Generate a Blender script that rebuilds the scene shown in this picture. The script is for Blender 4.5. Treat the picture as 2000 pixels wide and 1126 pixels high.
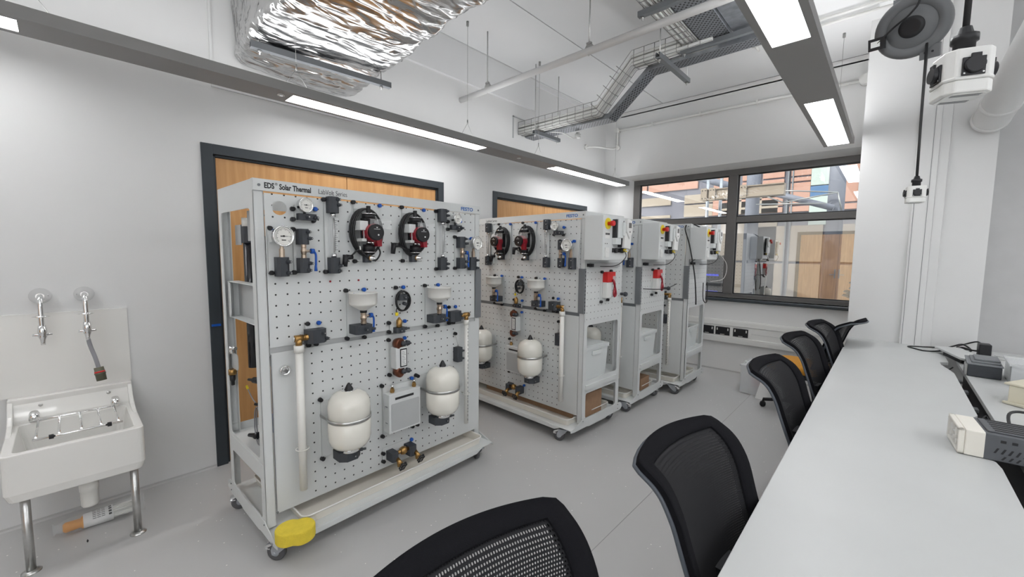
import bpy, bmesh, math, random
from mathutils import Vector, Matrix, noise
R = math.radians; PI = math.pi
sc = bpy.context.scene
for o in list(bpy.data.objects): bpy.data.objects.remove(o, do_unlink=True)
COL = sc.collection
random.seed(7)

# ------------------------------------------------------------------ camera, world, sun, exposure
cam_d = bpy.data.cameras.new('camera'); cam_d.sensor_width = 36; cam_d.lens = 0.80163752 * 18; cam_d.clip_start = 0.02; cam_d.clip_end = 200
cam = bpy.data.objects.new('camera', cam_d); COL.objects.link(cam); sc.camera = cam
yaw, pit, rol = 0.74261191, 0.08558086, 0.01048247
fw = Vector((-math.sin(yaw) * math.cos(pit), math.cos(yaw) * math.cos(pit), -math.sin(pit)))
rt = Vector((math.cos(yaw), math.sin(yaw), 0)); up = rt.cross(fw)
r2 = rt * math.cos(rol) + up * math.sin(rol); u2 = -rt * math.sin(rol) + up * math.cos(rol)
cam.matrix_world = Matrix(((r2.x, u2.x, -fw.x, 0), (r2.y, u2.y, -fw.y, 0), (r2.z, u2.z, -fw.z, 1.5), (0, 0, 0, 1)))
sc.view_settings.view_transform = 'Standard'; sc.view_settings.look = 'None'
sc.view_settings.gamma = 1.0; sc.view_settings.use_curve_mapping = False
sc.view_settings.exposure = 0.16
w = bpy.data.worlds.new('sky'); sc.world = w; w.use_nodes = True
bg = w.node_tree.nodes['Background']; bg.inputs[0].default_value = (0.90, 0.95, 1.0, 1); bg.inputs[1].default_value = 2.7
sun_d = bpy.data.lights.new('sun', 'SUN'); sun_d.energy = 3.4; sun_d.angle = R(0.6); sun_d.color = (1, .93, .84)
sun = bpy.data.objects.new('sun', sun_d); COL.objects.link(sun)
prt_d = bpy.data.lights.new('fill_window_portal', 'AREA'); prt_d.shape = 'RECTANGLE'; prt_d.size = 4.0; prt_d.size_y = 1.9; prt_d.cycles.is_portal = True
prt = bpy.data.objects.new('fill_window_portal', prt_d); COL.objects.link(prt); prt.location = (2.4, -2.79, 1.95); prt.rotation_euler = (R(90), 0, 0)  # sky sampling portal for the added, unseen window
sun.rotation_euler = Vector((0.45, 1.0, -0.75)).to_track_quat('-Z', 'Y').to_euler()
PANEL_EMIT = 12.0
ADDED_UP_EMIT = 9.0  # strength of the uplight strips added to brighten the ceiling

# ------------------------------------------------------------------ materials
def mat(name, col, rough=.5, metal=0, var=0.0, vscale=8, bump=0, bscale=60, trans=0, ior=1.45, emit=None, es=0, coat=0, alpha=1, spec=.5):
    m = bpy.data.materials.new(name); m.use_nodes = True; nt = m.node_tree; b = nt.nodes['Principled BSDF']
    c = (col[0], col[1], col[2], 1)
    b.inputs['Base Color'].default_value = c; b.inputs['Roughness'].default_value = rough; b.inputs['Metallic'].default_value = metal
    b.inputs['Transmission Weight'].default_value = trans; b.inputs['IOR'].default_value = ior; b.inputs['Coat Weight'].default_value = coat
    b.inputs['Alpha'].default_value = alpha; b.inputs['Specular IOR Level'].default_value = spec
    if emit: b.inputs['Emission Color'].default_value = (*emit, 1); b.inputs['Emission Strength'].default_value = es
    tc = nt.nodes.new('ShaderNodeTexCoord')
    if var > 0:
        n = nt.nodes.new('ShaderNodeTexNoise'); n.inputs['Scale'].default_value = vscale; n.inputs['Detail'].default_value = 4
        nt.links.new(tc.outputs['Object'], n.inputs['Vector'])
        r = nt.nodes.new('ShaderNodeValToRGB')
        r.color_ramp.elements[0].position = .3; r.color_ramp.elements[1].position = .7
        r.color_ramp.elements[0].color = (*[max(0, x * (1 - var)) for x in col], 1); r.color_ramp.elements[1].color = (*[min(1, x * (1 + var)) for x in col], 1)
        nt.links.new(n.outputs['Fac'], r.inputs[0]); nt.links.new(r.outputs[0], b.inputs['Base Color'])
    if bump > 0:
        n = nt.nodes.new('ShaderNodeTexNoise'); n.inputs['Scale'].default_value = bscale; n.inputs['Detail'].default_value = 5
        nt.links.new(tc.outputs['Object'], n.inputs['Vector'])
        bp = nt.nodes.new('ShaderNodeBump'); bp.inputs['Strength'].default_value = bump; bp.inputs['Distance'].default_value = .01
        nt.links.new(n.outputs['Fac'], bp.inputs['Height']); nt.links.new(bp.outputs[0], b.inputs['Normal'])
    return m
M = {}
M['wall'] = mat('wall_paint', (.70, .70, .695), .75, var=.015, vscale=2, bump=.03)
M['ceil'] = mat('ceiling_paint', (.74, .742, .745), .85, var=.02, vscale=1.5)
M['shaded_wall'] = mat('wall_paint_in_shade', (.50, .50, .50), .8, var=.03)  # wall colour darkened to carry the shade of the recess
M['white'] = mat('white_enamel', (.72, .72, .70), .35, var=.01)
M['sink'] = mat('white_ceramic', (.78, .77, .74), .15, coat=.5)
M['rack'] = mat('light_grey_powder_coat', (.63, .645, .64), .45, var=.015, vscale=5)
M['rack2'] = mat('mid_grey_powder_coat', (.44, .45, .45), .45, var=.02)
M['dgrey'] = mat('dark_grey_steel', (.17, .18, .19), .45, var=.05)
M['black'] = mat('black_plastic', (.012, .012, .014), .42)
M['char'] = mat('charcoal_plastic', (.045, .05, .058), .5, var=.08, vscale=30)
M['blue'] = mat('blue_plastic', (.01, .09, .42), .35)
M['red'] = mat('dark_red_enamel', (.28, .008, .02), .3, coat=.4)
M['bred'] = mat('bright_red_plastic', (.62, .02, .02), .35)
M['yellow'] = mat('yellow_plastic', (.80, .62, .02), .4)
M['sponge'] = mat('yellow_sponge', (.80, .62, .06), .9, var=.05, vscale=40, bump=.5, bscale=300)
M['brass'] = mat('brass', (.42, .25, .09), .35, metal=1, var=.15, vscale=40)
M['bronze'] = mat('nickel_bronze', (.52, .42, .33), .32, metal=1, var=.1, vscale=40)
M['chrome'] = mat('chrome', (.82, .82, .82), .08, metal=1)
M['steel'] = mat('brushed_steel', (.55, .55, .54), .3, metal=1, var=.06, vscale=60)
M['galv'] = mat('galvanised_steel', (.42, .44, .47), .4, metal=.8, var=.2, vscale=14)
M['cream'] = mat('cream_enamel', (.76, .74, .67), .16, coat=.6)
M['beige'] = mat('beige_tray_plastic', (.76, .73, .66), .4, var=.02)
M['pvc'] = mat('white_pvc', (.78, .77, .73), .35)
M['clear'] = mat('clear_acrylic', (.95, .97, .97), .03, trans=1, ior=1.2)
M['dial'] = mat('gauge_dial', (.75, .74, .70), .5)
M['paper'] = mat('paper_label', (.8, .8, .79), .6)
M['ink'] = mat('black_print', (.02, .02, .022), .6)
M['fblue'] = mat('blue_print', (.02, .13, .42), .5)
M['frame'] = mat('anthracite_frame', (.035, .043, .05), .45, var=.06)
M['alu'] = mat('grey_window_frame', (.13, .125, .12), .45, var=.05)
M['lightbody'] = mat('grey_luminaire_body', (.27, .265, .26), .5)
M['diff'] = mat('lit_diffuser', (.9, .9, .9), .5, emit=(.985, .99, 1), es=PANEL_EMIT)
M['added_up'] = mat('added_uplight', (.9, .9, .9), .5, emit=(.985, .99, 1), es=ADDED_UP_EMIT)  # glow of the added uplight strips
M['added_up_dim'] = mat('dim_added_uplight', (.9, .9, .9), .5, emit=(.985, .99, 1), es=4.5)  # weaker added uplight for the left-hand luminaire
M['seam'] = mat('vinyl_weld', (.33, .325, .32), .5)
M['desk'] = mat('white_laminate', (.51, .52, .515), .38, var=.02, vscale=3)
M['cable'] = mat('black_cable', (.012, .012, .013), .4)
M['fabric'] = mat('black_fabric', (.008, .008, .01), .95, bump=.3, bscale=400, spec=.15)
M['rail'] = mat('slate_grey_edging', (.075, .085, .1), .45)
M['orange'] = mat('mustard_upholstery', (.62, .28, .03), .85, var=.08, vscale=60)
M['card'] = mat('cardboard', (.33, .20, .12), .85, var=.08, vscale=20)
M['crate'] = mat('pale_grey_crate_plastic', (.64, .665, .66), .45)
M['rubber'] = mat('grey_rubber', (.10, .10, .105), .6)
M['psu'] = mat('slate_equipment_case', (.10, .105, .115), .5, var=.05, vscale=20)
M['cream2'] = mat('cream_equipment_plastic', (.62, .58, .46), .5)
M['olive'] = mat('olive_plastic', (.11, .11, .075), .5)
M['hose'] = mat('braided_hose', (.34, .34, .36), .4, metal=.4, bump=.6, bscale=500)
M['stone'] = mat('outdoor_render', (.34, .28, .22), .9, var=.03)
M['clad'] = mat('salmon_cladding', (.42, .235, .175), .8, var=.04, vscale=2)
M['gclad'] = mat('grey_cladding', (.16, .155, .18), .8, var=.03)
M['outcol'] = mat('outdoor_painted_steel', (.20, .21, .25), .6, var=.03)
M['outblue'] = mat('blue_cladding', (.05, .13, .26), .6)
M['outmint'] = mat('mint_cladding', (.40, .45, .41), .7)
M['pave'] = mat('paving', (.28, .28, .27), .9, var=.06, vscale=3)
M['wire'] = mat('steel_wire', (.35, .35, .34), .35, metal=.9)
M['whitewire'] = mat('white_cable', (.72, .72, .70), .45)
M['bluelite'] = mat('blue_light_strip', (.02, .03, .4), .4, emit=(.02, .06, 1), es=1.2)
M['solar'] = mat('black_absorber', (.006, .006, .009), .2, coat=.4)

def floor_mat():
    m = bpy.data.materials.new('speckled_vinyl'); m.use_nodes = True; nt = m.node_tree; b = nt.nodes['Principled BSDF']
    b.inputs['Roughness'].default_value = .42
    tc = nt.nodes.new('ShaderNodeTexCoord')
    v = nt.nodes.new('ShaderNodeTexVoronoi'); v.inputs['Scale'].default_value = 26; nt.links.new(tc.outputs['Object'], v.inputs['Vector'])
    lt = nt.nodes.new('ShaderNodeMath'); lt.operation = 'LESS_THAN'; lt.inputs[1].default_value = .085; nt.links.new(v.outputs['Distance'], lt.inputs[0])
    sep = nt.nodes.new('ShaderNodeSeparateColor'); nt.links.new(v.outputs['Color'], sep.inputs[0])
    g2 = nt.nodes.new('ShaderNodeMath'); g2.operation = 'GREATER_THAN'; g2.inputs[1].default_value = .62; nt.links.new(sep.outputs[0], g2.inputs[0])
    mu = nt.nodes.new('ShaderNodeMath'); mu.operation = 'MULTIPLY'; nt.links.new(lt.outputs[0], mu.inputs[0]); nt.links.new(g2.outputs[0], mu.inputs[1])
    n = nt.nodes.new('ShaderNodeTexNoise'); n.inputs['Scale'].default_value = 1.6; n.inputs['Detail'].default_value = 6; nt.links.new(tc.outputs['Object'], n.inputs['Vector'])
    r = nt.nodes.new('ShaderNodeValToRGB'); r.color_ramp.elements[0].color = (.47, .465, .46, 1); r.color_ramp.elements[1].color = (.53, .525, .52, 1)
    nt.links.new(n.outputs['Fac'], r.inputs[0])
    mx = nt.nodes.new('ShaderNodeMix'); mx.data_type = 'RGBA'; nt.links.new(mu.outputs[0], mx.inputs[0]); nt.links.new(r.outputs[0], mx.inputs[6]); mx.inputs[7].default_value = (.9, .88, .84, 1)
    nt.links.new(mx.outputs[2], b.inputs['Base Color'])
    return m
M['floor'] = floor_mat()

def wood_mat():
    m = bpy.data.materials.new('oak_veneer'); m.use_nodes = True; nt = m.node_tree; b = nt.nodes['Principled BSDF']
    b.inputs['Roughness'].default_value = .42
    tc = nt.nodes.new('ShaderNodeTexCoord'); mp = nt.nodes.new('ShaderNodeMapping'); mp.inputs['Scale'].default_value = (9, 9, .7)
    nt.links.new(tc.outputs['Object'], mp.inputs[0])
    n = nt.nodes.new('ShaderNodeTexNoise'); n.inputs['Scale'].default_value = 3; n.inputs['Detail'].default_value = 8; n.inputs['Distortion'].default_value = .6
    nt.links.new(mp.outputs[0], n.inputs['Vector'])
    r = nt.nodes.new('ShaderNodeValToRGB'); e = r.color_ramp.elements
    e[0].position = .3; e[0].color = (.50, .25, .085, 1); e[1].position = .72; e[1].color = (.64, .355, .145, 1)
    nt.links.new(n.outputs['Fac'], r.inputs[0]); nt.links.new(r.outputs[0], b.inputs['Base Color'])
    return m
M['wood'] = wood_mat()

def dots_mat(name, base, dot, px, pz, r, offx=0, offz=0, ax='x', stagger=False, transp=False, rough=.45, metal=0):
    """grid of small round punchings on a sheet, in object space"""
    m = bpy.data.materials.new(name); m.use_nodes = True; nt = m.node_tree; b = nt.nodes['Principled BSDF']
    b.inputs['Roughness'].default_value = rough; b.inputs['Metallic'].default_value = metal
    tc = nt.nodes.new('ShaderNodeTexCoord'); sp = nt.nodes.new('ShaderNodeSeparateXYZ'); nt.links.new(tc.outputs['Object'], sp.inputs[0])
    def mth(op, a, bb=None, c=None):
        n = nt.nodes.new('ShaderNodeMath'); n.operation = op
        for i, x in enumerate((a, bb, c)):
            if x is None: continue
            if isinstance(x, (int, float)): n.inputs[i].default_value = x
            else: nt.links.new(x, n.inputs[i])
        return n.outputs[0]
    X = sp.outputs[{'x': 0, 'y': 1}[ax[0]]]; Z = sp.outputs[1 if ax == 'xy' else 2]
    zz = mth('ADD', mth('DIVIDE', mth('SUBTRACT', Z, offz), pz), 100.5)
    xx = mth('ADD', mth('DIVIDE', mth('SUBTRACT', X, offx), px), 100.5)
    if stagger:
        row = mth('MODULO', mth('FLOOR', zz), 2.0); xx = mth('ADD', xx, mth('MULTIPLY', row, .5))
    fx = mth('MULTIPLY', mth('SUBTRACT', mth('FRACT', xx), .5), px); fz = mth('MULTIPLY', mth('SUBTRACT', mth('FRACT', zz), .5), pz)
    d = mth('SQRT', mth('ADD', mth('MULTIPLY', fx, fx), mth('MULTIPLY', fz, fz)))
    msk = mth('LESS_THAN', d, r)
    if transp:
        t = nt.nodes.new('ShaderNodeBsdfTransparent'); mx = nt.nodes.new('ShaderNodeMixShader'); nt.links.new(msk, mx.inputs[0])
        nt.links.new(b.outputs[0], mx.inputs[1]); nt.links.new(t.outputs[0], mx.inputs[2]); nt.links.new(mx.outputs[0], nt.nodes['Material Output'].inputs[0])
        b.inputs['Base Color'].default_value = (*base, 1)
    else:
        mx = nt.nodes.new('ShaderNodeMix'); mx.data_type = 'RGBA'; nt.links.new(msk, mx.inputs[0]); mx.inputs[6].default_value = (*base, 1); mx.inputs[7].default_value = (*dot, 1)
        nt.links.new(mx.outputs[2], b.inputs['Base Color'])
    return m
RC = (.63, .645, .64)
M['peg'] = dots_mat('pegboard_steel', RC, (.02, .02, .02), .0533, .0533, .0045, .081, 1.341)
M['peg2'] = dots_mat('staggered_pegboard_steel', RC, (.02, .02, .02), .0533, .0533, .0045, .24, .972)
M['pegside'] = dots_mat('end_pegboard_steel', RC, (.03, .03, .03), .0533, .0533, .0042, .23, 1.3, ax='y')
M['angle'] = dots_mat('perforated_angle_steel', (.17, .18, .19), (.01, .01, .01), .03, .03, .007, 0.0, 1.03, ax='y')
M['perf'] = dots_mat('perforated_tray_steel', (.25, .26, .28), (.02, .02, .02), .034, .022, .0075, 0, 0, ax='xy', stagger=True, metal=.5)
M['meshfine'] = dots_mat('black_fine_mesh_fabric', (.008, .008, .01), (0, 0, 0), .0062, .0062, .0015, 0, 0, ax='y', stagger=True, transp=True, rough=.9)
M['mesh'] = dots_mat('black_mesh_fabric', (.008, .008, .01), (0, 0, 0), .0062, .0062, .0020, 0, 0, ax='y', stagger=True, transp=True, rough=.9)

def foil_mat():
    m = mat('crumpled_foil', (.66, .66, .66), .2, metal=1); nt = m.node_tree; b = nt.nodes['Principled BSDF']
    tc = nt.nodes.new('ShaderNodeTexCoord'); mp = nt.nodes.new('ShaderNodeMapping'); mp.inputs['Scale'].default_value = (2.4, .9, 2.0); nt.links.new(tc.outputs['Object'], mp.inputs[0])
    n = nt.nodes.new('ShaderNodeTexNoise'); n.noise_type = 'RIDGED_MULTIFRACTAL'; n.inputs['Scale'].default_value = 5.5; n.inputs['Detail'].default_value = 5; n.inputs['Distortion'].default_value = 1.4
    nt.links.new(mp.outputs[0], n.inputs['Vector'])
    bp = nt.nodes.new('ShaderNodeBump'); bp.inputs['Strength'].default_value = .6; bp.inputs['Distance'].default_value = .02
    nt.links.new(n.outputs['Fac'], bp.inputs['Height']); nt.links.new(bp.outputs[0], b.inputs['Normal'])
    return m
M['foil'] = foil_mat()

def glass_mat(refl):
    m = bpy.data.materials.new('window_glass'); m.use_nodes = True; nt = m.node_tree; nt.nodes.remove(nt.nodes['Principled BSDF'])
    t = nt.nodes.new('ShaderNodeBsdfTransparent'); t.inputs[0].default_value = (.88, .92, .92, 1)
    g = nt.nodes.new('ShaderNodeBsdfGlossy'); g.inputs['Roughness'].default_value = 0.0; g.inputs['Color'].default_value = (.95, .95, .95, 1)
    mx = nt.nodes.new('ShaderNodeMixShader'); mx.inputs[0].default_value = refl
    nt.links.new(t.outputs[0], mx.inputs[1]); nt.links.new(g.outputs[0], mx.inputs[2]); nt.links.new(mx.outputs[0], nt.nodes['Material Output'].inputs[0])
    return m
M['glass'] = glass_mat(.2); M['glasslow'] = glass_mat(.62)
def clear_mat(name, op, col=(.9, .92, .93)):
    m = bpy.data.materials.new(name); m.use_nodes = True; nt = m.node_tree; b = nt.nodes['Principled BSDF']
    b.inputs['Base Color'].default_value = (*col, 1); b.inputs['Roughness'].default_value = .12
    t = nt.nodes.new('ShaderNodeBsdfTransparent'); mx = nt.nodes.new('ShaderNodeMixShader'); mx.inputs[0].default_value = op
    nt.links.new(t.outputs[0], mx.inputs[1]); nt.links.new(b.outputs[0], mx.inputs[2]); nt.links.new(mx.outputs[0], nt.nodes['Material Output'].inputs[0])
    return m
M['film'] = clear_mat('clear_plastic_film', .14); M['tub'] = clear_mat('translucent_tub_plastic', .38)

# ------------------------------------------------------------------ mesh builder
class MB:
    def __init__(s): s.v = []; s.f = []; s.mi = []; s.sm = []; s.T = None
    def add(s, vs, fs, mi=0, sm=False):
        k = len(s.v)
        for p in vs:
            p = Vector(p)
            if s.T: p = s.T @ p
            s.v.append(p)
        for f in fs: s.f.append([i + k for i in f]); s.mi.append(mi); s.sm.append(sm)
        return s
    def box(s, x0, x1, y0, y1, z0, z1, mi=0):
        vs = [(x, y, z) for z in (z0, z1) for y in (y0, y1) for x in (x0, x1)]
        return s.add(vs, [(0, 2, 3, 1), (4, 5, 7, 6), (0, 1, 5, 4), (2, 6, 7, 3), (0, 4, 6, 2), (1, 3, 7, 5)], mi)
    def ring(s, c, ax, r, seg, ph=0):
        ax = Vector(ax).normalized(); a = ax.orthogonal().normalized(); b = ax.cross(a)
        return [Vector(c) + a * (r * math.cos(2 * PI * i / seg + ph)) + b * (r * math.sin(2 * PI * i / seg + ph)) for i in range(seg)]
    def lathe(s, prof, o, ax, seg=20, mi=0, sm=True, ph=0):
        """profile of (distance along axis, radius)"""
        o = Vector(o); ax = Vector(ax).normalized(); vs = []; fs = []
        for h, r in prof: vs += s.ring(o + ax * h, ax, max(r, 1e-5), seg, ph)
        n = len(prof)
        for j in range(n - 1):
            for i in range(seg):
                i2 = (i + 1) % seg; fs.append((j * seg + i, j * seg + i2, (j + 1) * seg + i2, (j + 1) * seg + i))
        s.add(vs, fs, mi, sm)
        caps = [list(range(seg))[::-1], [(n - 1) * seg + i for i in range(seg)]]
        k = len(s.v) - len(vs)
        for c in caps: s.f.append([i + k for i in c]); s.mi.append(mi); s.sm.append(False)
        return s
    def cyl(s, p0, p1, r, r1=None, seg=14, mi=0, sm=True, ph=0):
        p0 = Vector(p0); p1 = Vector(p1); d = p1 - p0
        return s.lathe([(0, r), (d.length, r if r1 is None else r1)], p0, d, seg, mi, sm, ph)
    def tube(s, pts, r, seg=8, mi=0, closed=False):
        P = [Vector(p) for p in pts]; n = len(P); vs = []; prev = None
        for i, p in enumerate(P):
            if closed: t = P[(i + 1) % n] - P[i - 1]
            else: t = (P[min(i + 1, n - 1)] - P[max(i - 1, 0)])
            t.normalize()
            a = t.orthogonal().normalized() if prev is None else (prev - t * prev.dot(t)).normalized()
            prev = a; b = t.cross(a)
            vs += [p + a * (r * math.cos(2 * PI * k / seg)) + b * (r * math.sin(2 * PI * k / seg)) for k in range(seg)]
        fs = []
        for j in range(n if closed else n - 1):
            j2 = (j + 1) % n
            for i in range(seg):
                i2 = (i + 1) % seg; fs.append((j * seg + i, j * seg + i2, j2 * seg + i2, j2 * seg + i))
        if not closed: fs += [tuple(range(seg))[::-1], tuple((n - 1) * seg + i for i in range(seg))]
        return s.add(vs, fs, mi, True)
    def prism(s, poly, a0, a1, pl='xy', mi=0, sm=False):
        n = len(poly)
        def P(p, a): return {'xy': (p[0], p[1], a), 'xz': (p[0], a, p[1]), 'yz': (a, p[0], p[1])}[pl]
        vs = [P(p, a0) for p in poly] + [P(p, a1) for p in poly]
        s.add(vs, [tuple(range(n))[::-1], tuple(range(n, 2 * n))], mi)
        k = len(s.v) - 2 * n
        for i in range(n):
            j = (i + 1) % n; s.f.append([k + i, k + j, k + n + j, k + n + i]); s.mi.append(mi); s.sm.append(sm)
        return s
    def holed(s, outer, inner, a0, a1, pl='yz', mi=0):
        """plate between an outer rectangle and an inner closed loop (same point count, CCW)"""
        n = len(inner)
        def P(p, a): return {'xy': (p[0], p[1], a), 'xz': (p[0], a, p[1]), 'yz': (a, p[0], p[1])}[pl]
        vs = [P(p, a) for a in (a0, a1) for p in outer + inner]; fs = []
        for i in range(n):
            j = (i + 1) % n; N = 2 * n
            fs += [(i, j, n + j, n + i), (N + i, N + n + i, N + n + j, N + j), (i, N + i, N + j, j), (n + i, n + j, N + n + j, N + n + i)]
        return s.add(vs, fs, mi)
    def build(s, name, mats, parent=None, bev=0, at=None, kind=None):
        me = bpy.data.meshes.new(name); me.from_pydata([tuple(p) for p in s.v], [], s.f)
        if not isinstance(mats, (list, tuple)): mats = [mats]
        for m in mats: me.materials.append(M[m] if isinstance(m, str) else m)
        me.polygons.foreach_set('material_index', s.mi); me.polygons.foreach_set('use_smooth', s.sm); me.update()
        bm = bmesh.new(); bm.from_mesh(me); bmesh.ops.recalc_face_normals(bm, faces=bm.faces); bm.to_mesh(me); bm.free()
        o = bpy.data.objects.new(name, me); COL.objects.link(o)
        if parent: o.parent = parent
        if at is not None: o.location = at
        if bev:
            b = o.modifiers.new('bevel', 'BEVEL'); b.width = bev; b.segments = 2; b.limit_method = 'ANGLE'; b.angle_limit = R(40)
        if kind: o['kind'] = kind
        return o
def rrect(x0, x1, y0, y1, r, n=4):
    pts = []
    for cx, cy, a0 in ((x1 - r, y1 - r, 0), (x0 + r, y1 - r, 90), (x0 + r, y0 + r, 180), (x1 - r, y0 + r, 270)):
        for i in range(n + 1):
            a = R(a0 + 90 * i / n); pts.append((cx + r * math.cos(a), cy + r * math.sin(a)))
    return pts
def ringrect(mb, o, i, r, a0, a1, pl='yz', mi=0, n=4):
    """rectangular plate o=(x0,x1,y0,y1) with a rounded opening i"""
    inner = rrect(*i, r, n); outer = []
    cs = [(o[1], o[3]), (o[0], o[3]), (o[0], o[2]), (o[1], o[2])]
    for c in cs: outer += [c] * (n + 1)
    # spread the doubled corner points a little so that faces stay valid
    mb.holed(outer, inner, a0, a1, pl, mi)
def thing(name, label, cat, loc=(0, 0, 0), rz=0, group=None, kind=None):
    o = bpy.data.objects.new(name, None); o.empty_display_size = .1; COL.objects.link(o); o.location = loc; o.rotation_euler = (0, 0, rz)
    o['label'] = label; o['category'] = cat
    if group: o['group'] = group
    if kind: o['kind'] = kind
    return o
def tag(o, label, cat, group=None):
    o['label'] = label; o['category'] = cat
    if group: o['group'] = group
    return o
def clone(o, parent=None):
    c = o.copy(); COL.objects.link(c); c.parent = parent
    for ch in list(o.children): clone(ch, c)
    return c
def smooth(pts, n=6, closed=False):
    """Catmull-Rom through the points"""
    P = [Vector(p) for p in pts]; out = []; N = len(P)
    for i in range(N if closed else N - 1):
        g = (lambda k: P[k % N]) if closed else (lambda k: P[max(0, min(N - 1, k))])
        p0, p1, p2, p3 = g(i - 1), g(i), g(i + 1), g(i + 2)
        for j in range(n):
            t = j / n
            out.append(.5 * ((2 * p1) + (p2 - p0) * t + (2 * p0 - 5 * p1 + 4 * p2 - p3) * t * t + (3 * p1 - p0 - 3 * p2 + p3) * t ** 3))
    if not closed: out.append(P[-1])
    return out
def text(mb_name, s, size, mt, parent, M4, offset=0, shear=0, align='LEFT', name='lettering'):
    cu = bpy.data.curves.new('lettering', 'FONT'); cu.body = s; cu.size = size; cu.extrude = .0004; cu.offset = offset; cu.align_x = align; cu.shear = shear
    cu.resolution_u = 3
    t = bpy.data.objects.new('tmp', cu); COL.objects.link(t)
    dg = bpy.context.evaluated_depsgraph_get(); dg.update()
    me = bpy.data.meshes.new_from_object(t.evaluated_get(dg)); bpy.data.objects.remove(t, do_unlink=True)
    me.transform(M4); me.materials.clear(); me.materials.append(M[mt])
    o = bpy.data.objects.new(name, me); COL.objects.link(o)
    if parent: o.parent = parent
    return o
# ------------------------------------------------------------------ the room
WX, BY, RX, FY, CZ = -3.36, 5.77, 4.6, -2.6, 3.6
def struct(o): o['kind'] = 'structure'; return o
struct(MB().box(WX - .2, RX + .2, FY - .2, BY + .3, -.12, 0).build('floor', 'floor'))
# floor: welded seams of the vinyl sheets
s = MB(); s.box(-1.02, -1.017, FY, BY, .0, .0012); struct(s.build('trim_1', 'seam'))
# ceiling slab of four boards along the room with shadow joints
mb = MB(); xs = [WX - .2, -3.312, -2.475, -.9, .7, 2.3, RX + .2]
mb.box(WX - .2, RX + .2, FY - .2, BY + .3, CZ + .012, CZ + .15, 1)
struct(mb.build('ceiling', ['ceil', 'dgrey']))
ceil = bpy.data.objects['ceiling']
for a, b in zip(xs, xs[1:]):
    MB().box(a + .005, b - .005, FY - .2, BY - .012, CZ, CZ + .012).build('ceiling_board', 'ceil', ceil)
# left wall with two door openings
mb = MB()
D1 = (.64, 2.62); D2 = (3.32, 5.275); DH = 2.2
for y0, y1, z0, z1 in ((FY - .2, D1[0], 0, CZ), (D1[1], D2[0], 0, CZ), (D2[1], BY + .3, 0, CZ), (D1[0], D1[1], DH, CZ), (D2[0], D2[1], DH, CZ)):
    mb.box(WX - .2, WX, y0, y1, z0, z1)
struct(mb.build('wall_left', 'wall'))
wl = bpy.data.objects['wall_left']
MB().box(WX, WX + .035, 1.0, 4.02, 3.243, CZ).box(WX, WX + .02, 1.0, BY, 3.55, CZ).build('bulkhead', 'ceil', wl)
ringb = MB(); ringb.box(WX, WX + .012, .715, .73, 2.585, CZ).box(WX, WX + .012, .715, 1.68, 2.57, 2.585); ringb.build('access_panel_trim', 'wall', wl)
MB().box(WX, WX + .01, 3.64, 3.655, 2.85, 3.1).box(WX, WX + .01, 3.64, 3.85, 3.09, 3.1).build('cable_hole_trim', 'rack2', wl)
# low darker strip standing in for the shadow gap at the wall foot
mb = MB()
for a, b in ((FY, D1[0] - .0), (D1[1], D2[0]), (D2[1], BY)): mb.prism([(WX, 0), (WX + .012, 0), (WX + .004, .008), (WX + .003, .018), (WX, .018)], a, b, 'xz')
struct(mb.build('shadow_line_left', 'floor'))
# back wall with window opening; the window frame is set back in a reveal
WIN = (-3.11, -.26, .95, 2.66); RV = .13
mb = MB()
mb.box(WX, WIN[0], BY, BY + .3, 0, CZ).box(WIN[0], RX, BY, BY + .3, 0, WIN[2]).box(WIN[0], RX, BY, BY + .3, WIN[3], CZ).box(.0, RX, BY, BY + .3, WIN[2], WIN[3])
struct(mb.build('wall_back', 'wall'))
struct(MB().box(WX, RX, BY - .008, BY, 0, .02).build('shadow_line_back', 'floor'))  # thin darker strip for the shadow gap under the wall board
struct(MB().box(WIN[0], .0, BY - .055, BY + RV, .915, .95).build('trim_2', 'frame', bev=.008))
struct(MB().box(WIN[0] , .0, BY, BY + .01, 3.535, 3.55).build('trim_3', 'ceil'))
# column, service boxing and side walls
cl = MB().box(-.26, .565, 5.0, BY, 0, CZ); struct(cl.build('wall_column', 'wall'))
wc = bpy.data.objects['wall_column']
MB().box(.105, .24, 4.965, 5.0, 0, CZ).box(.24, .30, 4.975, 5.0, 0, 3.3).build('service_boxing', 'wall', wc, bev=.003)
MB().box(.118, .121, 4.963, 4.966, 0, CZ).box(.20, .2025, 4.963, 4.966, 0, CZ).build('boxing_joint', 'dgrey', wc)
struct(MB().box(.565, RX, 5.14, BY, 0, CZ).build('wall_recess', 'shaded_wall'))
struct(MB().box(RX, RX + .2, FY - .2, BY + .3, 0, CZ).build('wall_right', 'wall'))
w2 = thing('added_fill_window', 'x', 'w'); del w2['label']; del w2['category']; w2['kind'] = 'structure'  # unseen window added behind the camera to let in fill light
mb = MB(); mb.box(.4, 4.4, FY - .12, FY - .06, 1.0, 1.06).box(.4, 4.4, FY - .12, FY - .06, 2.84, 2.9)
for x in (.4, 1.72, 3.04, 4.34): mb.box(x, x + .06, FY - .12, FY - .06, 1.06, 2.84)
mb.build('window_frame', 'alu', w2)
# wall behind the camera with a third pair of doors
mb = MB(); D3 = (-2.03, -.1)
mb.box(WX, D3[0], FY - .2, FY, 0, CZ).box(D3[1], .4, FY - .2, FY, 0, CZ).box(4.4, RX, FY - .2, FY, 0, CZ).box(.4, 4.4, FY - .2, FY, 0, 1.0).box(.4, 4.4, FY - .2, FY, 2.9, CZ).box(D3[0], D3[1], FY - .2, FY, DH, CZ)
struct(mb.build('wall_front', 'wall'))

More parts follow.
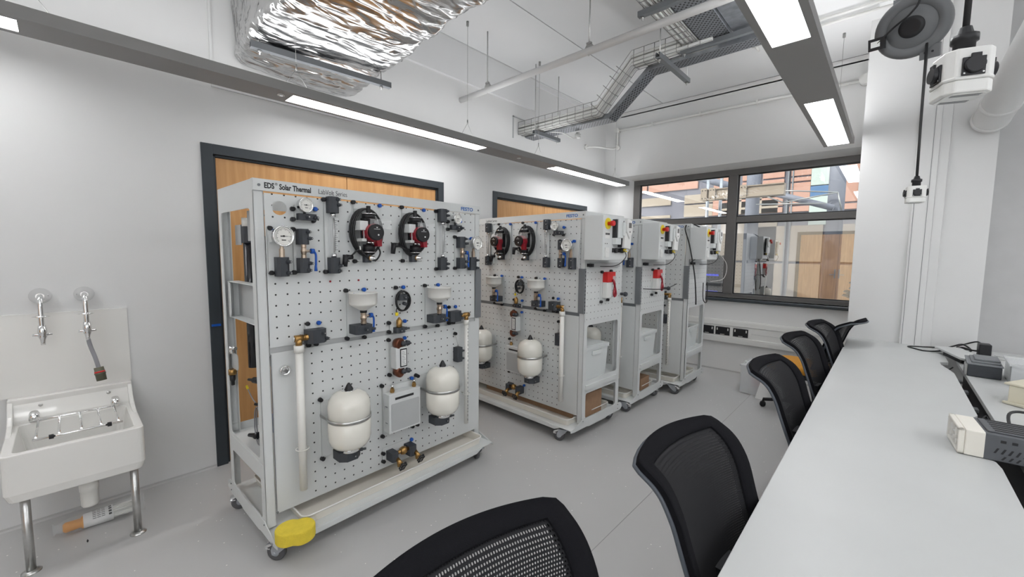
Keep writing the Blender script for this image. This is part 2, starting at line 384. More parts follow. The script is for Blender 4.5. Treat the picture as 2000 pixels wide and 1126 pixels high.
def double_door(n, a, b, along_y, pos):
    d = thing('door_%d' % n, 'x', 'door'); del d['label']; del d['category']; d['kind'] = 'structure'
    fw_ = .065
    def bx(m, s0, s1, d0, d1, z0, z1, mi=0):
        if along_y: m.box(pos + d0, pos + d1, s0, s1, z0, z1, mi)
        else: m.box(s0, s1, pos + d0, pos + d1, z0, z1, mi)
    m = MB(); bx(m, a, a + fw_, -.1, .012, 0, DH); bx(m, b - fw_, b, -.1, .012, 0, DH); bx(m, a + fw_, b - fw_, -.1, .012, DH - fw_, DH)
    bx(m, a + fw_, a + fw_ + .015, -.1, -.012, 0, DH - fw_); bx(m, b - fw_ - .015, b - fw_, -.1, -.012, 0, DH - fw_); bx(m, a, b, -.1, -.012, DH - fw_ - .015, DH - fw_)
    m.build('door_frame', 'frame', d, bev=.002)
    mid = (a + b) / 2
    for s0, s1 in ((a + fw_ + .018, mid - .0025), (mid + .0025, b - fw_ - .018)):
        m = MB(); bx(m, s0, s1, -.065, -.02, .006, DH - fw_ - .018); leaf = m.build('door_leaf', 'wood', d)
        m = MB(); e = s0 + .03 if s0 > mid else s1 - .06
        bx(m, e, e + .03, -.02, -.012, .9, 1.15); bx(m, e + .01, e + .02, -.012, .04, .99, 1.01); bx(m, e - (.0 if s0 > mid else .1), e + (.13 if s0 > mid else .03), .03, .045, .99, 1.01)
        m.build('door_handle', 'steel', leaf)
    m = MB(); bx(m, a, b, -.14, -.1, 0, DH); m.build('backing', 'black', d)
double_door(1, D1[0], D1[1], True, WX); double_door(2, D2[0], D2[1], True, WX); double_door(3, D3[0], D3[1], False, FY)
h = MB().box(WX - .008, WX + .02, D1[0] + .008, D1[0] + .06, .985, 1.0).build('blue_latch_tab', 'blue', bpy.data.objects['door_1'])

# window
wn = thing('window_1', 'x', 'w'); del wn['label']; del wn['category']; wn['kind'] = 'structure'
Y0, Y1 = BY + RV, BY + RV + .07
x0, x1 = WIN[0], -.1; zt = WIN[3]; zb = .95
xl = -2.93
mb = MB(); mb.prism([(x0, BY + .002), (xl, Y0), (xl, Y1), (x0, Y1)], zb, zt, 'xy').prism([(BY + .002, zt), (Y0, 2.605), (Y1, 2.605), (Y1, zt)], x0, x1, 'yz'); mb.build('reveal_lining', 'wall', wn)
mb = MB()
mb.box(xl, x1, Y0, Y1, 2.53, 2.605)                # head
mb.box(xl, x1, Y0, Y1, zb, 1.0)                 # sill rail
mb.box(xl, xl + .1, Y0, Y1, 1.0, 2.53)        # left jamb
mb.box(-1.61, -1.50, Y0 - .01, Y1, 1.0, 2.53)   # mullion
mb.box(xl + .1, -1.61, Y0, Y1, 1.925, 2.0).box(-1.50, x1, Y0, Y1, 1.925, 2.0)
mb.box(-.275, x1, Y0, Y1, 1.0, 2.53)
mb.build('window_frame', 'alu', wn, bev=.004)
mb = MB()
for a, b, c, d in ((xl + .1, -1.61, 2.0, 2.53), (-1.50, -.275, 2.0, 2.53), (xl + .1, -1.61, 1.0, 1.925), (-1.50, -.275, 1.0, 1.925)):
    ringrect(mb, (a, b, c, d), (a + .012, b - .012, c + .012, d - .012), .001, Y0 + .02, Y0 + .05, 'xz', n=1)
mb.build('glazing_gasket', 'black', wn)
for a, b, c, d, g in ((xl + .1, -1.61, 2.0, 2.53, 'glass'), (-1.50, -.275, 2.0, 2.53, 'glass'), (xl + .1, -1.61, 1.0, 1.925, 'glasslow'), (-1.50, -.275, 1.0, 1.925, 'glasslow')):
    MB().add([(a, Y0 + .035, c), (b, Y0 + .035, c), (b, Y0 + .035, d), (a, Y0 + .035, d)], [(0, 1, 2, 3)]).build('pane', g, wn)

# ------------------------------------------------------------------ the world beyond the window
struct(MB().box(-30, 25, BY + .3, 40, -.3, -.12).build('ground', 'pave'))
fac = thing('facade_building', 'pale building with salmon and grey cladding seen through the window', 'building', (-4, 13, 0))
mb = MB(); mb.box(-9, 9, .06, 3, -.12, 2.62, 0).box(-9, 9, .06, 3, 2.62, 9, 1); mb.build('wall', ['gclad', 'gclad'], fac)
# cladding panels: cream low down on the left, salmon above, grey between
def pan(a, b, c, d, m): MB().box(a + 4, b + 4, 0, .06, c, d).build('cladding_panel', m, fac, bev=.01)
for a, b in ((-7.6, -6.6), (-6.5, -5.2), (-4.78, -3.95), (-3.8, -3.0), (-2.9, -2.3)):
    pan(a, b, .2, 1.3, 'stone'); pan(a, b, 1.36, 2.6, 'stone'); pan(a, b, 2.66, 3.02, 'stone') if a > -6 else pan(a, b, 2.66, 2.75, 'stone'); pan(a, b, 3.06, 3.32, 'stone')
for a, b in ((-7.6, -6.0), (-5.95, -4.4), (-3.95, -3.45), (-3.2, -2.75), (-2.7, -2.2), (-2.05, -1.62), (-1.1, -.6), (-.5, .1), (.15, 1)):
    for c, d in ((2.66, 2.8), (2.84, 3.4), (3.44, 3.54), (3.58, 4.6)):
        if a > -4: pan(a, b, c, d, 'clad')
    if a <= -4: pan(a, b, 3.5, 3.95, 'clad')
for a, b in ((-2.9, -2.1), (-2.0, -1.3), (-1.2, -.3)):
    pan(a, b, .2, 1.3, 'stone'); pan(a, b, 1.36, 2.3, 'stone')
pan(-1.62, -1.18, 2.3, 3.02, 'outmint'); pan(-1.62, -1.18, 3.02, 3.28, 'outblue'); pan(-1.62, -1.18, 3.3, 4.6, 'outmint')
mb = MB()
for x in (-2.02, -2.12): mb.box(x + 4, x + 4.03, -.02, .06, 0, 5)
mb.build('mullion', 'dgrey', fac)
for k, x in enumerate((-1.97 - .28, -.79)):
    c = MB().cyl((0, 0, -.12), (0, 0, 7), .125, seg=28).build('outdoor_column', 'outcol', at=(x + (0 if k else .12), 9.5, 0))
    tag(c, ['round blue-grey outdoor column just right of the window mullion', 'round blue-grey outdoor column near the right end of the window'][k], 'column', 'outdoor columns')
t = MB().cyl((-2.01, 9.3, 2.80), (-.8, 9.3, 2.36), .055, seg=20).cyl((-3.6, 9.3, 3.32), (-2.35, 9.3, 2.86), .07, seg=20).build('roof_strut', 'outcol')
tag(t, 'slanting round grey steel strut outside the upper window panes', 'strut')
t = MB()
for p, q in (((-2.01, 9.2, 2.78), (-.75, 9.2, 2.62)), ((-2.0, 9.2, 2.72), (-1.55, 9.2, 2.5)), ((-1.55, 9.2, 2.5), (-.75, 9.2, 2.62)), ((-.75, 9.2, 2.62), (-.68, 9.2, 2.3)), ((-2.0, 9.2, 2.5), (-.9, 9.2, 2.44))): t.cyl(p, q, .012, seg=8)
tag(t.build('tie_rods', 'wire'), 'thin steel tie rods crossing beside the slanting outdoor strut', 'tie rods')
bm_ = thing('crane_beam', 'cream bolted steel beam outside, crossing the window mullion', 'beam', (-2.5, 8, 2.58))
MB().box(-.15, 1.15, 0, .16, -.06, .1).box(-.15, 1.15, -.03, .19, .1, .115).box(-.15, 1.15, -.03, .19, -.075, -.06).build('girder', 'stone', bm_)
for x in (-.08, .06, .42, .56):
    m = MB().box(x - .05, x + .05, -.045, -.03, -.09, .13)
    for dz in (-.05, .09):
        for dx in (-.025, .025): m.cyl((x + dx, -.055, dz), (x + dx, -.045, dz), .008, seg=8, mi=1)
    m.build('bolt_plate', ['stone', 'ink'], bm_)
for x in (-2.62, -2.39):
    p = MB().cyl((0, 0, -.12), (0, 0, 3.1), .028, seg=14).build('scaffold_pole', 'galv', at=(x, 8.3, 0))
    tag(p, 'upright galvanised pole outside the left window pane, %s of two' % ('leftmost' if x < -2.5 else 'rightmost'), 'pole', 'outdoor poles')
k = thing('reflection_stand_in', 'dark cabinet outside with blue strips, standing in for a reflection left of the mullion', 'cabinet', (-2.35, 7.3, -.12))  # solid stand-in for a reflection showing in the lower pane
MB().box(-.32, .32, 0, .5, 0, 1.62).build('body', 'black', k)
for z in (1.0, 1.28): MB().box(-.28, .28, -.012, 0, z, z + .03).build('light_strip', 'bluelite', k)
for z in (.85, 1.15, 1.42): MB().box(-.3, .3, -.02, 0, z, z + .02).build('shelf_edge', 'alu', k)

# ------------------------------------------------------------------ dado trunking with sockets on the back wall
tr = thing('dado_trunking', 'white three-compartment dado trunking below the window', 'trunking', (0, BY, 0))
MB().prism([(0, .39), (-.045, .385), (-.05, .43), (-.05, .455), (-.042, .46), (-.042, .6), (-.05, .605), (-.05, .655), (-.045, .675), (0, .672)], -2.9, -.27, 'yz').build('casing', 'white', tr)
MB().box(-2.9, -.27, -.0435, -.0415, .525, .5265).build('joint', 'dgrey', tr)
for k, (a) in enumerate((-1.80, -1.61, -1.40)):
    s = thing('socket_outlet', 'black double socket in the white trunking, %s' % ('partly hidden behind the farthest rack', 'middle of the three', 'rightmost of the three')[k], 'socket', (a, BY - .043, .53), 0, 'black double sockets')
    MB().box(-.015, .155, -.008, 0, -.055, .05).build('face_plate', 'black', s, bev=.002)
    for x in (.0, .128): MB().box(x, x + .012, -.011, -.008, .005, .035).build('rocker', 'white', s)
    MB().box(.045, .095, -.011, -.008, -.048, -.042).build('indicator', 'white', s)
    MB().box(.155, .19, -.004, 0, -.06, .055).build('blank_strip', 'white', s)

# ------------------------------------------------------------------ luminaires
def luminaire(x0, x1, ya, yb, panels, z, label, wires, spots=()):
    xc = (x0 + x1) / 2; L = thing('linear_luminaire', label, 'light', (xc, 0, z), 0, 'suspended linear luminaires'); hw = (x1 - x0) / 2
    mb = MB(); py = sorted(panels); c = ya
    iw = hw - .035
    mb.box(-hw, hw, ya, yb, .012, .058)
    mb.box(-hw, -iw, ya, yb, 0, .012).box(iw, hw, ya, yb, 0, .012)
    for a, b in py: mb.box(-iw, iw, c, a, 0, .012); c = b
    mb.box(-iw, iw, c, yb, 0, .012)
    mb.build('housing', 'lightbody', L)
    for a, b in py: MB().box(-iw, iw, a, b, .003, .0115).build('diffuser', 'diff', L)
    MB().box(-iw, iw, ya + .05, yb - .05, .058, .0595).build('added_uplight_strip', 'added_up_dim' if x0 < -2 else 'added_up', L)  # unseen uplight strip added on top to brighten the ceiling
    for y in wires:
        MB().cyl((0, y, .2), (0, y, CZ - z - .001), .0016, seg=6).cyl((-.0, y, .19), (0, y, .23), .006, seg=8).cyl((0, y, .2), (0, y - .09, .058), .0018, seg=6).cyl((0, y, .2), (0, y + .09, .058), .0018, seg=6).cyl((0, y, CZ - z - .04), (0, y, CZ - z - .001), .012, seg=10).build('suspension_wire', 'wire', L)
    for y in spots: MB().cyl((.03, y, -.006), (.03, y, 0), .022, .018, seg=14).cyl((.03, y, -.009), (.03, y, -.006), .01, seg=10, mi=1).build('sensor', ['white', 'chrome'], L)
    return L
luminaire(-3.09, -2.87, -2.3, 5.63, [(-1.8, -.085), (1.06, 2.79), (3.91, 5.60)], 2.5, 'long grey linear luminaire close to the left wall above the doors', (-.05, 1.11, 2.61, 3.66, 5.4), (1.0, 3.3))
luminaire(-.578, -.338, -2.3, 5.34, [(-1.9, -.2), (.95, 2.645), (3.755, 5.31)], 2.615, 'long grey linear luminaire above the row of mesh chairs', (2.6, 5.1), ())
luminaire(2.0, 2.24, -2.3, 4.9, [(-1.9, -.2), (.95, 2.645), (3.2, 4.8)], 2.6, 'long grey linear luminaire added for fill on the right-hand side, outside the picture', (2.5,))  # added unseen row, evens out the light
luminaire(3.5, 3.74, -2.3, 4.9, [(-1.9, -.2), (.95, 2.645), (3.2, 4.8)], 2.6, 'long grey linear luminaire added for fill beside the right wall, outside the picture', (2.5,))  # second added row out of view, also for fill

# ------------------------------------------------------------------ services under the ceiling
p = thing('sprinkler_pipe', 'white pipe running from the left wall under the ceiling, on three drop rods', 'pipe', (0, 2.85, 3.09))
MB().cyl((WX, 0, -.03), (RX, 0, 0.02), .027, seg=18).build('pipe', 'wall', p)
for x in (-2.965, -1.83, -.1): MB().cyl((x, 0, .03), (x, 0, CZ - 3.09), .006, seg=8).cyl((x, 0, .0), (x, 0, -.055), .007, seg=8).cyl((x, -.004, .0), (x, .02, .0), .036, seg=16).box(x - .02, x + .02, -.01, .01, .03, .045).build('drop_rod', 'steel', p)
m = MB().tube(smooth([(-3.36, 5.2, 3.04), (-3.2, 5.24, 3.03), (-3.16, 5.6, 3.06), (-3.14, 5.72, 3.1)], 5), .014).tube([(-3.14, 5.735, 3.1), (-3.14, 5.735, 3.35)], .016)
m.cyl((-3.14, 5.735, 3.345), (-.31, 5.735, 3.33), .017, seg=12)
for q in ((-3.14, 3.1), (-3.14, 3.35)): m.cyl((q[0], 5.70, q[1]), (q[0], BY, q[1]), .034, seg=16)
m.cyl((-.31, 5.68, 3.33), (-.31, BY, 3.33), .05, seg=18); m.cyl((-3.36, 5.2, 3.04), (-3.325, 5.2, 3.04), .035, seg=16)
for x in (-2.6, -1.95, -1.3, -.8): m.box(x - .012, x + .012, 5.715, BY, 3.32, 3.36)
tag(m.build('wall_conduit', 'white'), 'white painted conduit with round junction boxes along the top of the window wall', 'conduit')
# conduits with boxes on the ceiling, right of the cable trays
m = MB()
for x, y in ((-1.12, 4.35), (-1.0, 4.2), (-.86, 4.32)): m.cyl((x, y, CZ - .055), (x, y, CZ), .033, seg=16)
m.cyl((-1.12, 4.35, CZ - .03), (-1.12, 4.75, CZ - .03), .013, seg=8).cyl((-1.0, 4.2, CZ - .03), (-1.0, 4.75, CZ - .03), .013, seg=8).cyl((-.86, 4.3, CZ - .03), (-.86, 4.62, CZ - .03), .013, seg=8)
m.cyl((-1.15, 4.75, CZ - .03), (.1, 4.72, CZ - .03), .013, seg=8).cyl((-.9, 4.62, CZ - .03), (.1, 4.6, CZ - .03), .013, seg=8).cyl((-1.12, 4.88, CZ - .03), (-1.12, 4.75, CZ - .03), .013, seg=8)
tag(m.build('ceiling_conduit', 'white'), 'white conduits and round boxes on the ceiling beside the far luminaire end', 'conduit')
m = MB().cyl((-.2, 4.42, CZ - .02), (1.6, 4.38, CZ - .02), .016, seg=8).cyl((-.2, 4.5, CZ - .02), (1.6, 4.46, CZ - .02), .013, seg=8).box(-.2, 1.4, 4.6, 4.66, CZ - .05, CZ)
tag(m.build('ceiling_trunking', 'ceil'), 'white trunking strip and twin conduits on the ceiling behind the cable reel', 'trunking')
m = MB().cyl((0, 0, -.06), (0, 0, 0), .05, .06, seg=18).tube(smooth([(.03, 0, -.06), (.04, 0, -.13), (-.01, 0, -.14), (-.03, 0, -.06)], 5), .004)
tag(m.build('ceiling_box', 'ceil', at=(-.3, 3.72, CZ)), 'round white ceiling box with a loop of wire, right of the near luminaire', 'junction box')

# cable trays
def basket(name, path, label, side=-1, wdt=.12, hh=.13):
    """wire basket following path (x,z) in the plane y, open on top"""
    pass
ct = thing('cable_tray', 'grey perforated cable tray stepping up from the left wall towards the middle of the room', 'cable tray', (0, 3.87, 0))
path = [(-3.34, 2.885), (-2.22, 2.885), (-1.80, 3.24), (-.78, 3.24)]
def sweep(mb, pts, y0, y1, t, mi=0):
    for (xa, za), (xb, zb_) in zip(pts, pts[1:]): mb.add([(xa, y0, za), (xb, y0, zb_), (xb, y1, zb_), (xa, y1, za), (xa, y0, za + t), (xb, y0, zb_ + t), (xb, y1, zb_ + t), (xa, y1, za + t)], [(0, 1, 2, 3), (7, 6, 5, 4), (0, 4, 5, 1), (3, 2, 6, 7), (0, 3, 7, 4), (1, 5, 6, 2)], mi)
m = MB(); sweep(m, path, -.02, .13, .003); m.build('tray_bed', 'perf', ct)
m = MB(); sweep(m, path, .13, .134, .06); m.build('tray_flange', 'galv', ct); m = MB(); sweep(m, path, -.024, -.02, .05); m.build('tray_flange', 'galv', ct)
bk = thing('wire_basket', 'galvanised wire basket full of white cables beside the perforated tray', 'cable tray', (0, 3.72, 0))
m = MB()
pp = [(-3.34, 2.9), (-2.28, 2.9), (-1.92, 3.27), (-1.2, 3.27)]
def at_len(pts, d):
    for (xa, za), (xb, zb_) in zip(pts, pts[1:]):
        l = math.hypot(xb - xa, zb_ - za)
        if d <= l: return xa + (xb - xa) * d / l, za + (zb_ - za) * d / l, (-(zb_ - za) / l, (xb - xa) / l)
        d -= l
    return xb, zb_, (0, 1)
tot = sum(math.hypot(b[0] - a[0], b[1] - a[1]) for a, b in zip(pp, pp[1:]))
for j in range(int(tot / .1) + 1):
    x, z, n = at_len(pp, j * .1); hh = .14
    m.tube([(x + n[0] * hh, 0, z + n[1] * hh), (x, 0, z), (x, .12, z), (x + n[0] * hh, .12, z + n[1] * hh)], .0028, seg=5)
for off, y in ((0, 0), (.07, 0), (.14, 0), (0, .06), (0, .12), (.14, .12)):
    P3 = []
    for (x, z) in pp: P3.append((x, y, z + off))
    m.tube(P3, .0028, seg=5)
m.build('wire_mesh', 'wire', bk)
m = MB()
for k in range(9):
    y = .015 + (k % 3) * .04; dz = .02 + (k // 3) * .033
    m.tube([(x + (.0 if i < 2 else .0), y, z + dz) for i, (x, z) in enumerate(pp)], .0175, seg=6)
m.build('white_cables', 'whitewire', bk)
bt = thing('ceiling_tray', 'wide grey perforated tray with a strip of white cables, high beside the near luminaire', 'cable tray', (-1.15, 1.9, 3.3))
MB().box(-.15, .08, 0, 2.05, 0, .004).build('tray_bed', 'perf', bt)
m = MB().box(-.15, -.146, 0, 2.05, 0, .06).box(.076, .08, 0, 2.05, -.01, .06); m.build('tray_flange', 'galv', bt)
MB().box(.09, .30, 0, 1.9, .01, .07).build('metal_trunking', 'galv', bt); MB().box(.30, .325, 0, 2.0, .0, .09).build('trunking_lip', 'ceil', bt)
m = MB()
for j in range(21): m.tube([(-.30, j * .1, .12), (-.30, j * .1, 0), (-.17, j * .1, 0), (-.17, j * .1, .1)], .0028, seg=5)
for x in (-.30, -.25, -.21, -.17): m.tube([(x, 0, 0), (x, 2.05, 0)], .0028, seg=5)
m.build('wire_mesh', 'wire', bt)
m = MB()
for k in range(4): m.tube([(-.285 + .034 * k, 0, .02), (-.285 + .034 * k, 2.05, .02)], .0165, seg=6)
m.build('white_cables', 'whitewire', bt)
def strut_bar(p0, p1, label, rods, wv=.02):
    p0 = Vector(p0); p1 = Vector(p1); d = (p1 - p0); L = d.length
    t = thing('strut_channel', label, 'bracket', p0, math.atan2(d.y, d.x), 'slotted strut channels')
    MB().prism([(-wv, -wv), (wv, -wv), (wv, wv), (wv * .4, wv), (wv * .4, wv * .6), (wv * .8, wv * .6), (wv * .8, -wv * .8), (-wv * .8, -wv * .8), (-wv * .8, wv * .6), (-wv * .4, wv * .6), (-wv * .4, wv), (-wv, wv)], 0, L, 'yz').build('channel', 'dgrey', t)
    for r in rods: MB().cyl((r, 0, -.05), (r, 0, CZ - p0.z), .005, seg=8).cyl((r, 0, -.035), (r, 0, -.022), .012, seg=6).build('drop_rod', 'steel', t)
strut_bar((-3.05, 3.66, 2.865), (-3.05, 4.14, 2.865), 'strut channel under the low end of the wire basket at the left wall', (.02, .45))
strut_bar((-1.53, 3.42, 3.15), (-1.53, 4.12, 3.15), 'short strut channel under the raised part of the stepping cable tray', (.04, .66))
strut_bar((-1.50, 3.0, 3.275), (-.80, 3.0, 3.275), 'strut channel under the wide ceiling tray, nearer of its two', (.03, .66))
strut_bar((-1.47, 3.76, 3.27), (-.80, 3.76, 3.27), 'strut channel under the wide ceiling tray, farther of its two', (.03, .66))
strut_bar((-3.03, .86, 2.785), (-2.95, 1.79, 2.785), 'long dark strut channel carrying the foil-wrapped duct', (.05, .86))
d = thing('smoke_detector', 'small round detector under the wire basket at the left wall', 'detector', (-2.72, 4.05, 2.86))
MB().cyl((0, 0, -.04), (0, 0, 0), .03, .035, seg=16).build('body', 'white', d); MB().cyl((0, 0, .0), (0, 0, .02), .02, seg=12).build('base', 'steel', d)
MB().tube(smooth([(-.25, -.2, .03), (-.1, -.15, 0), (-.03, -.05, -.05), (0, 0, -.03)], 5), .006).build('lead', 'whitewire', d)

# foil lagged duct
def foil_duct():
    secs = [(-3.335, .86, 1.70, 2.75, 3.25), (-3.2, .86, 1.72, 2.78, 3.3), (-3.0, .86, 1.75, 2.845, 3.34), (-2.7, .90, 1.78, 2.90, 3.36), (-2.3, .95, 1.79, 2.96, 3.4), (-1.9, .98, 1.80, 2.99, 3.42), (-1.45, 1.0, 1.80, 3.0, 3.42), (-1.1, 1.0, 1.8, 3.0, 3.42)]
    mb = MB(); NU = 150; NV = 120; vs = []; fs = []
    def sec(t):
        k = t * (len(secs) - 1); i = min(int(k), len(secs) - 2); f = k - i
        return [a + (b - a) * f for a, b in zip(secs[i], secs[i + 1])]
    for i in range(NU + 1):
        x, ya, yb, za, zb2 = sec(i / NU)
        for j in range(NV):
            a = 2 * PI * j / NV + PI / 4; c, s_ = math.cos(a), math.sin(a); e = .22
            cy = math.copysign(abs(c) ** e, c); cz = math.copysign(abs(s_) ** e, s_)
            p = Vector((x, (ya + yb) / 2 + (yb - ya) / 2 * cy, (za + zb2) / 2 + (zb2 - za) / 2 * cz))
            n = Vector((0, cy, cz)).normalized()
            q = Vector((p.x * 3.6, p.y * 1.1, p.z * 3.2))
            dsp = .020 * noise.noise(q * 1.6) + .014 * (1 - 2 * abs(noise.noise(q * 4.2))) + .006 * (1 - 2 * abs(noise.noise(q * 11)))
            vs.append(p + n * dsp)
    for i in range(NU):
        for j in range(NV):
            j2 = (j + 1) % NV; fs.append((i * NV + j, i * NV + j2, (i + 1) * NV + j2, (i + 1) * NV + j))
    fs += [tuple(range(NV))[::-1], tuple(NU * NV + j for j in range(NV))]
    mb.add(vs, fs, 0, True)
    return mb.build('foil_duct', 'foil')
tag(foil_duct(), 'large crumpled silver foil-wrapped duct coming out of the left wall under the ceiling', 'duct')

# white lagged duct at the right
m = MB(); P = smooth([(.50, 4.97, 2.58), (.52, 4.8, 2.62), (.56, 4.3, 2.78), (.62, 3.7, 2.97), (.70, 3.0, 3.2), (.78, 2.4, 3.42)], 7)
m.tube(P, .105, seg=26)
d = thing('lagged_duct', 'white fabric-wrapped round duct sloping up from the column at the right', 'duct'); m.build('sleeve', 'wall', d)
m = MB().tube([(a + Vector((.0, .0, .0))) for a in P[::1]], .001, seg=3)
for i in (1, 8): m.lathe([(0, .108), (.006, .112), (.03, .112), (.036, .108)], P[i], P[i + 1] - P[i], 26)
m.build('collar', 'wall', d)
# ------------------------------------------------------------------ training racks (local frame: x along the face, y into the rack, z up)
RL, RD, RV0 = 1.45, .74, .145
def caster(parent, u, v, ang, brake):
    f = MB(); f.T = Matrix.Translation((u, v, 0)) @ Matrix.Rotation(ang, 4, 'Z')
    f.box(-.04, .04, -.035, .035, .098, .103)
    for s in (-1, 1): f.prism([(-.035, .1), (.035, .1), (.05, .06), (.045, .035), (.025, .035), (-.02, .075)], s * .019, s * .0225, 'xz')
    f.cyl((.033, -.027, .045), (.033, .027, .045), .007, seg=10)
    c = f.build('caster', 'galv', parent)
    wv = MB(); wv.T = f.T
    wv.lathe([(-.015, .0), (-.015, .03), (-.013, .042), (-.009, .045), (.009, .045), (.013, .042), (.015, .03), (.015, .0)], (.033, 0, .0455), (0, 1, 0), 26)
    wv.lathe([(-.0165, .006), (-.0165, .020), (.0165, .020), (.0165, .006)], (.033, 0, .0455), (0, 1, 0), 20, 1)
    wv.build('wheel', ['rubber', 'galv'], c)
    if brake:
        b = MB(); b.T = f.T; b.prism([(.03, .1), (.08, .078), (.082, .07), (.074, .066), (.03, .092)], -.018, .018, 'xz').box(.055, .083, -.021, .021, .062, .068)
        b.build('brake_pedal', 'chrome', c)
def rack(i, x, y, deg, label):
    r = thing('training_rack', label, 'rack', (x, y, 0), R(deg), 'mobile training racks')
    V = RV0; B = .71
    for side in (0, 1):
        u0, u1 = (0, .004) if side == 0 else (RL - .004, RL)
        mb = MB()
        ztop = 1.70 if side == 0 else .93
        ringrect(mb, (V, B, .455, 1.83), (V + .048, B - .045, .475, ztop), .022, u0, u1)
        ringrect(mb, (V, B, .13, .395), (V + .05, B - .05, .165, .37), .02, u0, u1)
        mb.box(u0, u1, V, B, .395, .455)
        i0, i1 = (0, .045) if side == 0 else (RL - .045, RL)
        mb.box(i0, i1, V, V + .004, .13, 1.83)                                  # front flange
        mb.box(i0, i1, B - .004, B, .13, 1.83)                                  # back flange
        a, b = (.0415, .045) if side == 0 else (RL - .045, RL - .0415)
        mb.box(a, b, B - .045, B, .455, 1.83); mb.box(a, b, V, V + .03, .13, 1.83)
        mb.build('side_frame', 'rack', r)
        # sloping side plate on the deck
        w0, w1 = (-.004, 0) if side == 0 else (RL, RL + .004)
        mb = MB().prism([(0, .112), (0, .098), (.04, .092), (.22, .092), (.25, .085), (.5, .085), (.53, .092), (.745, .094), (.775, .115), (.765, .15), (.735, .165), (.165, .165), (.14, .155), (.03, .118)], w0, w1, 'yz')
        for vv, zz in ((.16, .15), (.70, .152), (.70, .115)): mb.cyl((w0 if side == 0 else w1, vv, zz), ((w0 - .004) if side == 0 else (w1 + .004), vv, zz), .004, seg=8, mi=1)
        mb.build('side_plate', ['rack', 'dgrey'], r)
    MB().box(0, RL, -.0, RD, .112, .118).prism([(.10, .113), (.16, .085), (RL - .16, .085), (RL - .10, .113)], -.002, .002, 'xz').prism([(.1, .113), (.16, .085), (RL - .16, .085), (RL - .1, .113)], RD - .004, RD, 'xz').build('deck', 'rack', r, bev=.002)
    mb = MB().box(.045, RL - .045, V - .012, V - .0, 1.778, 1.83).box(.0, RL, V - .012, V, 1.778, 1.83).box(0, RL, V, B, 1.826, 1.83).box(0, RL, B - .01, B, 1.76, 1.83)
    mb.box(0, RL, V, V + .03, 1.815, 1.83) if False else None
    h = MB().box(0, RL, V - .01, V, 1.778, 1.832).box(0, RL, V, V + .02, 1.828, 1.832).box(0, RL, B - .004, B, 1.74, 1.83)
    for u in (.025, RL - .022): h.cyl((u, V - .012, 1.803), (u, V - .01, 1.803), .0065, seg=10, mi=1)
    hd = h.build('header', ['rack', 'dgrey'], r)
    RT = Matrix(((1, 0, 0, 0), (0, 0, -1, 0), (0, 1, 0, 0), (0, 0, 0, 1)))
    if i == 0:
        text('', 'EDS', .036, 'ink', hd, Matrix.Translation((.046, V - .0105, 1.792)) @ RT @ Matrix.Diagonal((.72, 1, 1, 1)), .0011)
        text('', '®', .018, 'ink', hd, Matrix.Translation((.094, V - .0105, 1.808)) @ RT @ Matrix.Diagonal((.8, 1, 1, 1)))
        text('', 'Solar Thermal', .036, 'ink', hd, Matrix.Translation((.112, V - .0105, 1.792)) @ RT @ Matrix.Diagonal((.72, 1, 1, 1)), .0011)
    text('', 'LabVolt Series', .036, 'ink', hd, Matrix.Translation((.295, V - .0105, 1.792)) @ RT @ Matrix.Diagonal((.74, 1, 1, 1)), -.0003)
    ft = text('', 'FESTO', .040, 'fblue', hd, Matrix.Translation((1.262, V - .0105, 1.791)) @ RT @ Matrix.Diagonal((1.0, .82, 1, 1)), .0012)
    # upper perforated panel with the round window at its top left
    a, b, c, d = .047, 1.375 + (.025), 1.032, 1.770
    mb = MB(); n = 24; cx, cz, rr = .112, 1.705, .034
    inner = [(cx + rr * math.cos(2 * PI * k / n), cz + rr * math.sin(2 * PI * k / n)) for k in range(n)]; q = .05; outer = []
    for k in range(n):
        ca, sa = math.cos(2 * PI * k / n), math.sin(2 * PI * k / n); m_ = max(abs(ca), abs(sa)); outer.append((cx + q * ca / m_, cz + q * sa / m_))
    mb.holed(outer, inner, V - .003, V, 'xz')
    mb.box(a, cx - q, V - .003, V, c, d).box(cx + q, b, V - .003, V, c, d).box(cx - q, cx + q, V - .003, V, c, cz - q).box(cx - q, cx + q, V - .003, V, cz + q, d)
    mb.build('upper_panel', 'peg', r)
    MB().box(.047, RL - .047, V + .003, V + .008, .99, 1.04).build('seam_rail', 'rack2' if i == 0 else 'dgrey', r)  # seam recess coloured darker for its shading, darkest beyond the first rack
    mb = MB().box(.23, 1.22, V - .003, V, .19, 1.004).box(.047, .23, V - .003, V, .19, 1.004, 1).box(1.22, 1.404, V - .003, V, .19, 1.004, 1); mb.build('lower_panel', ['peg2', 'rack'], r)
    MB().box(.047, .050, V - .006, V - .003, .19, 1.0).cyl((.05, V - .008, .197), (.05, V - .003, .197), .006, seg=6).build('hinge_line', 'dgrey', r)
    # dark perforated angle at the right-hand front corner
    mb = MB().box(1.40, RL + .003, V - .016, V - .012, 1.03, 1.385).box(RL - .001, RL + .003, V - .012, V + .06, 1.03, 1.385, 1); mb.build('corner_angle', ['dgrey', 'angle'], r)
    # shelf
    MB().box(.004, RL - .004, V + .045, B - .004, .452, .456).box(.004, RL - .004, V + .045, V + .049, .452, .47).box(.004, RL - .004, B - .008, B - .004, .452, .50).box(-.002, .004, V, B - .06, .395, .455).box(RL - .004, RL + .012, V + .04, B - .05, .40, .44).build('shelf', 'rack', r)
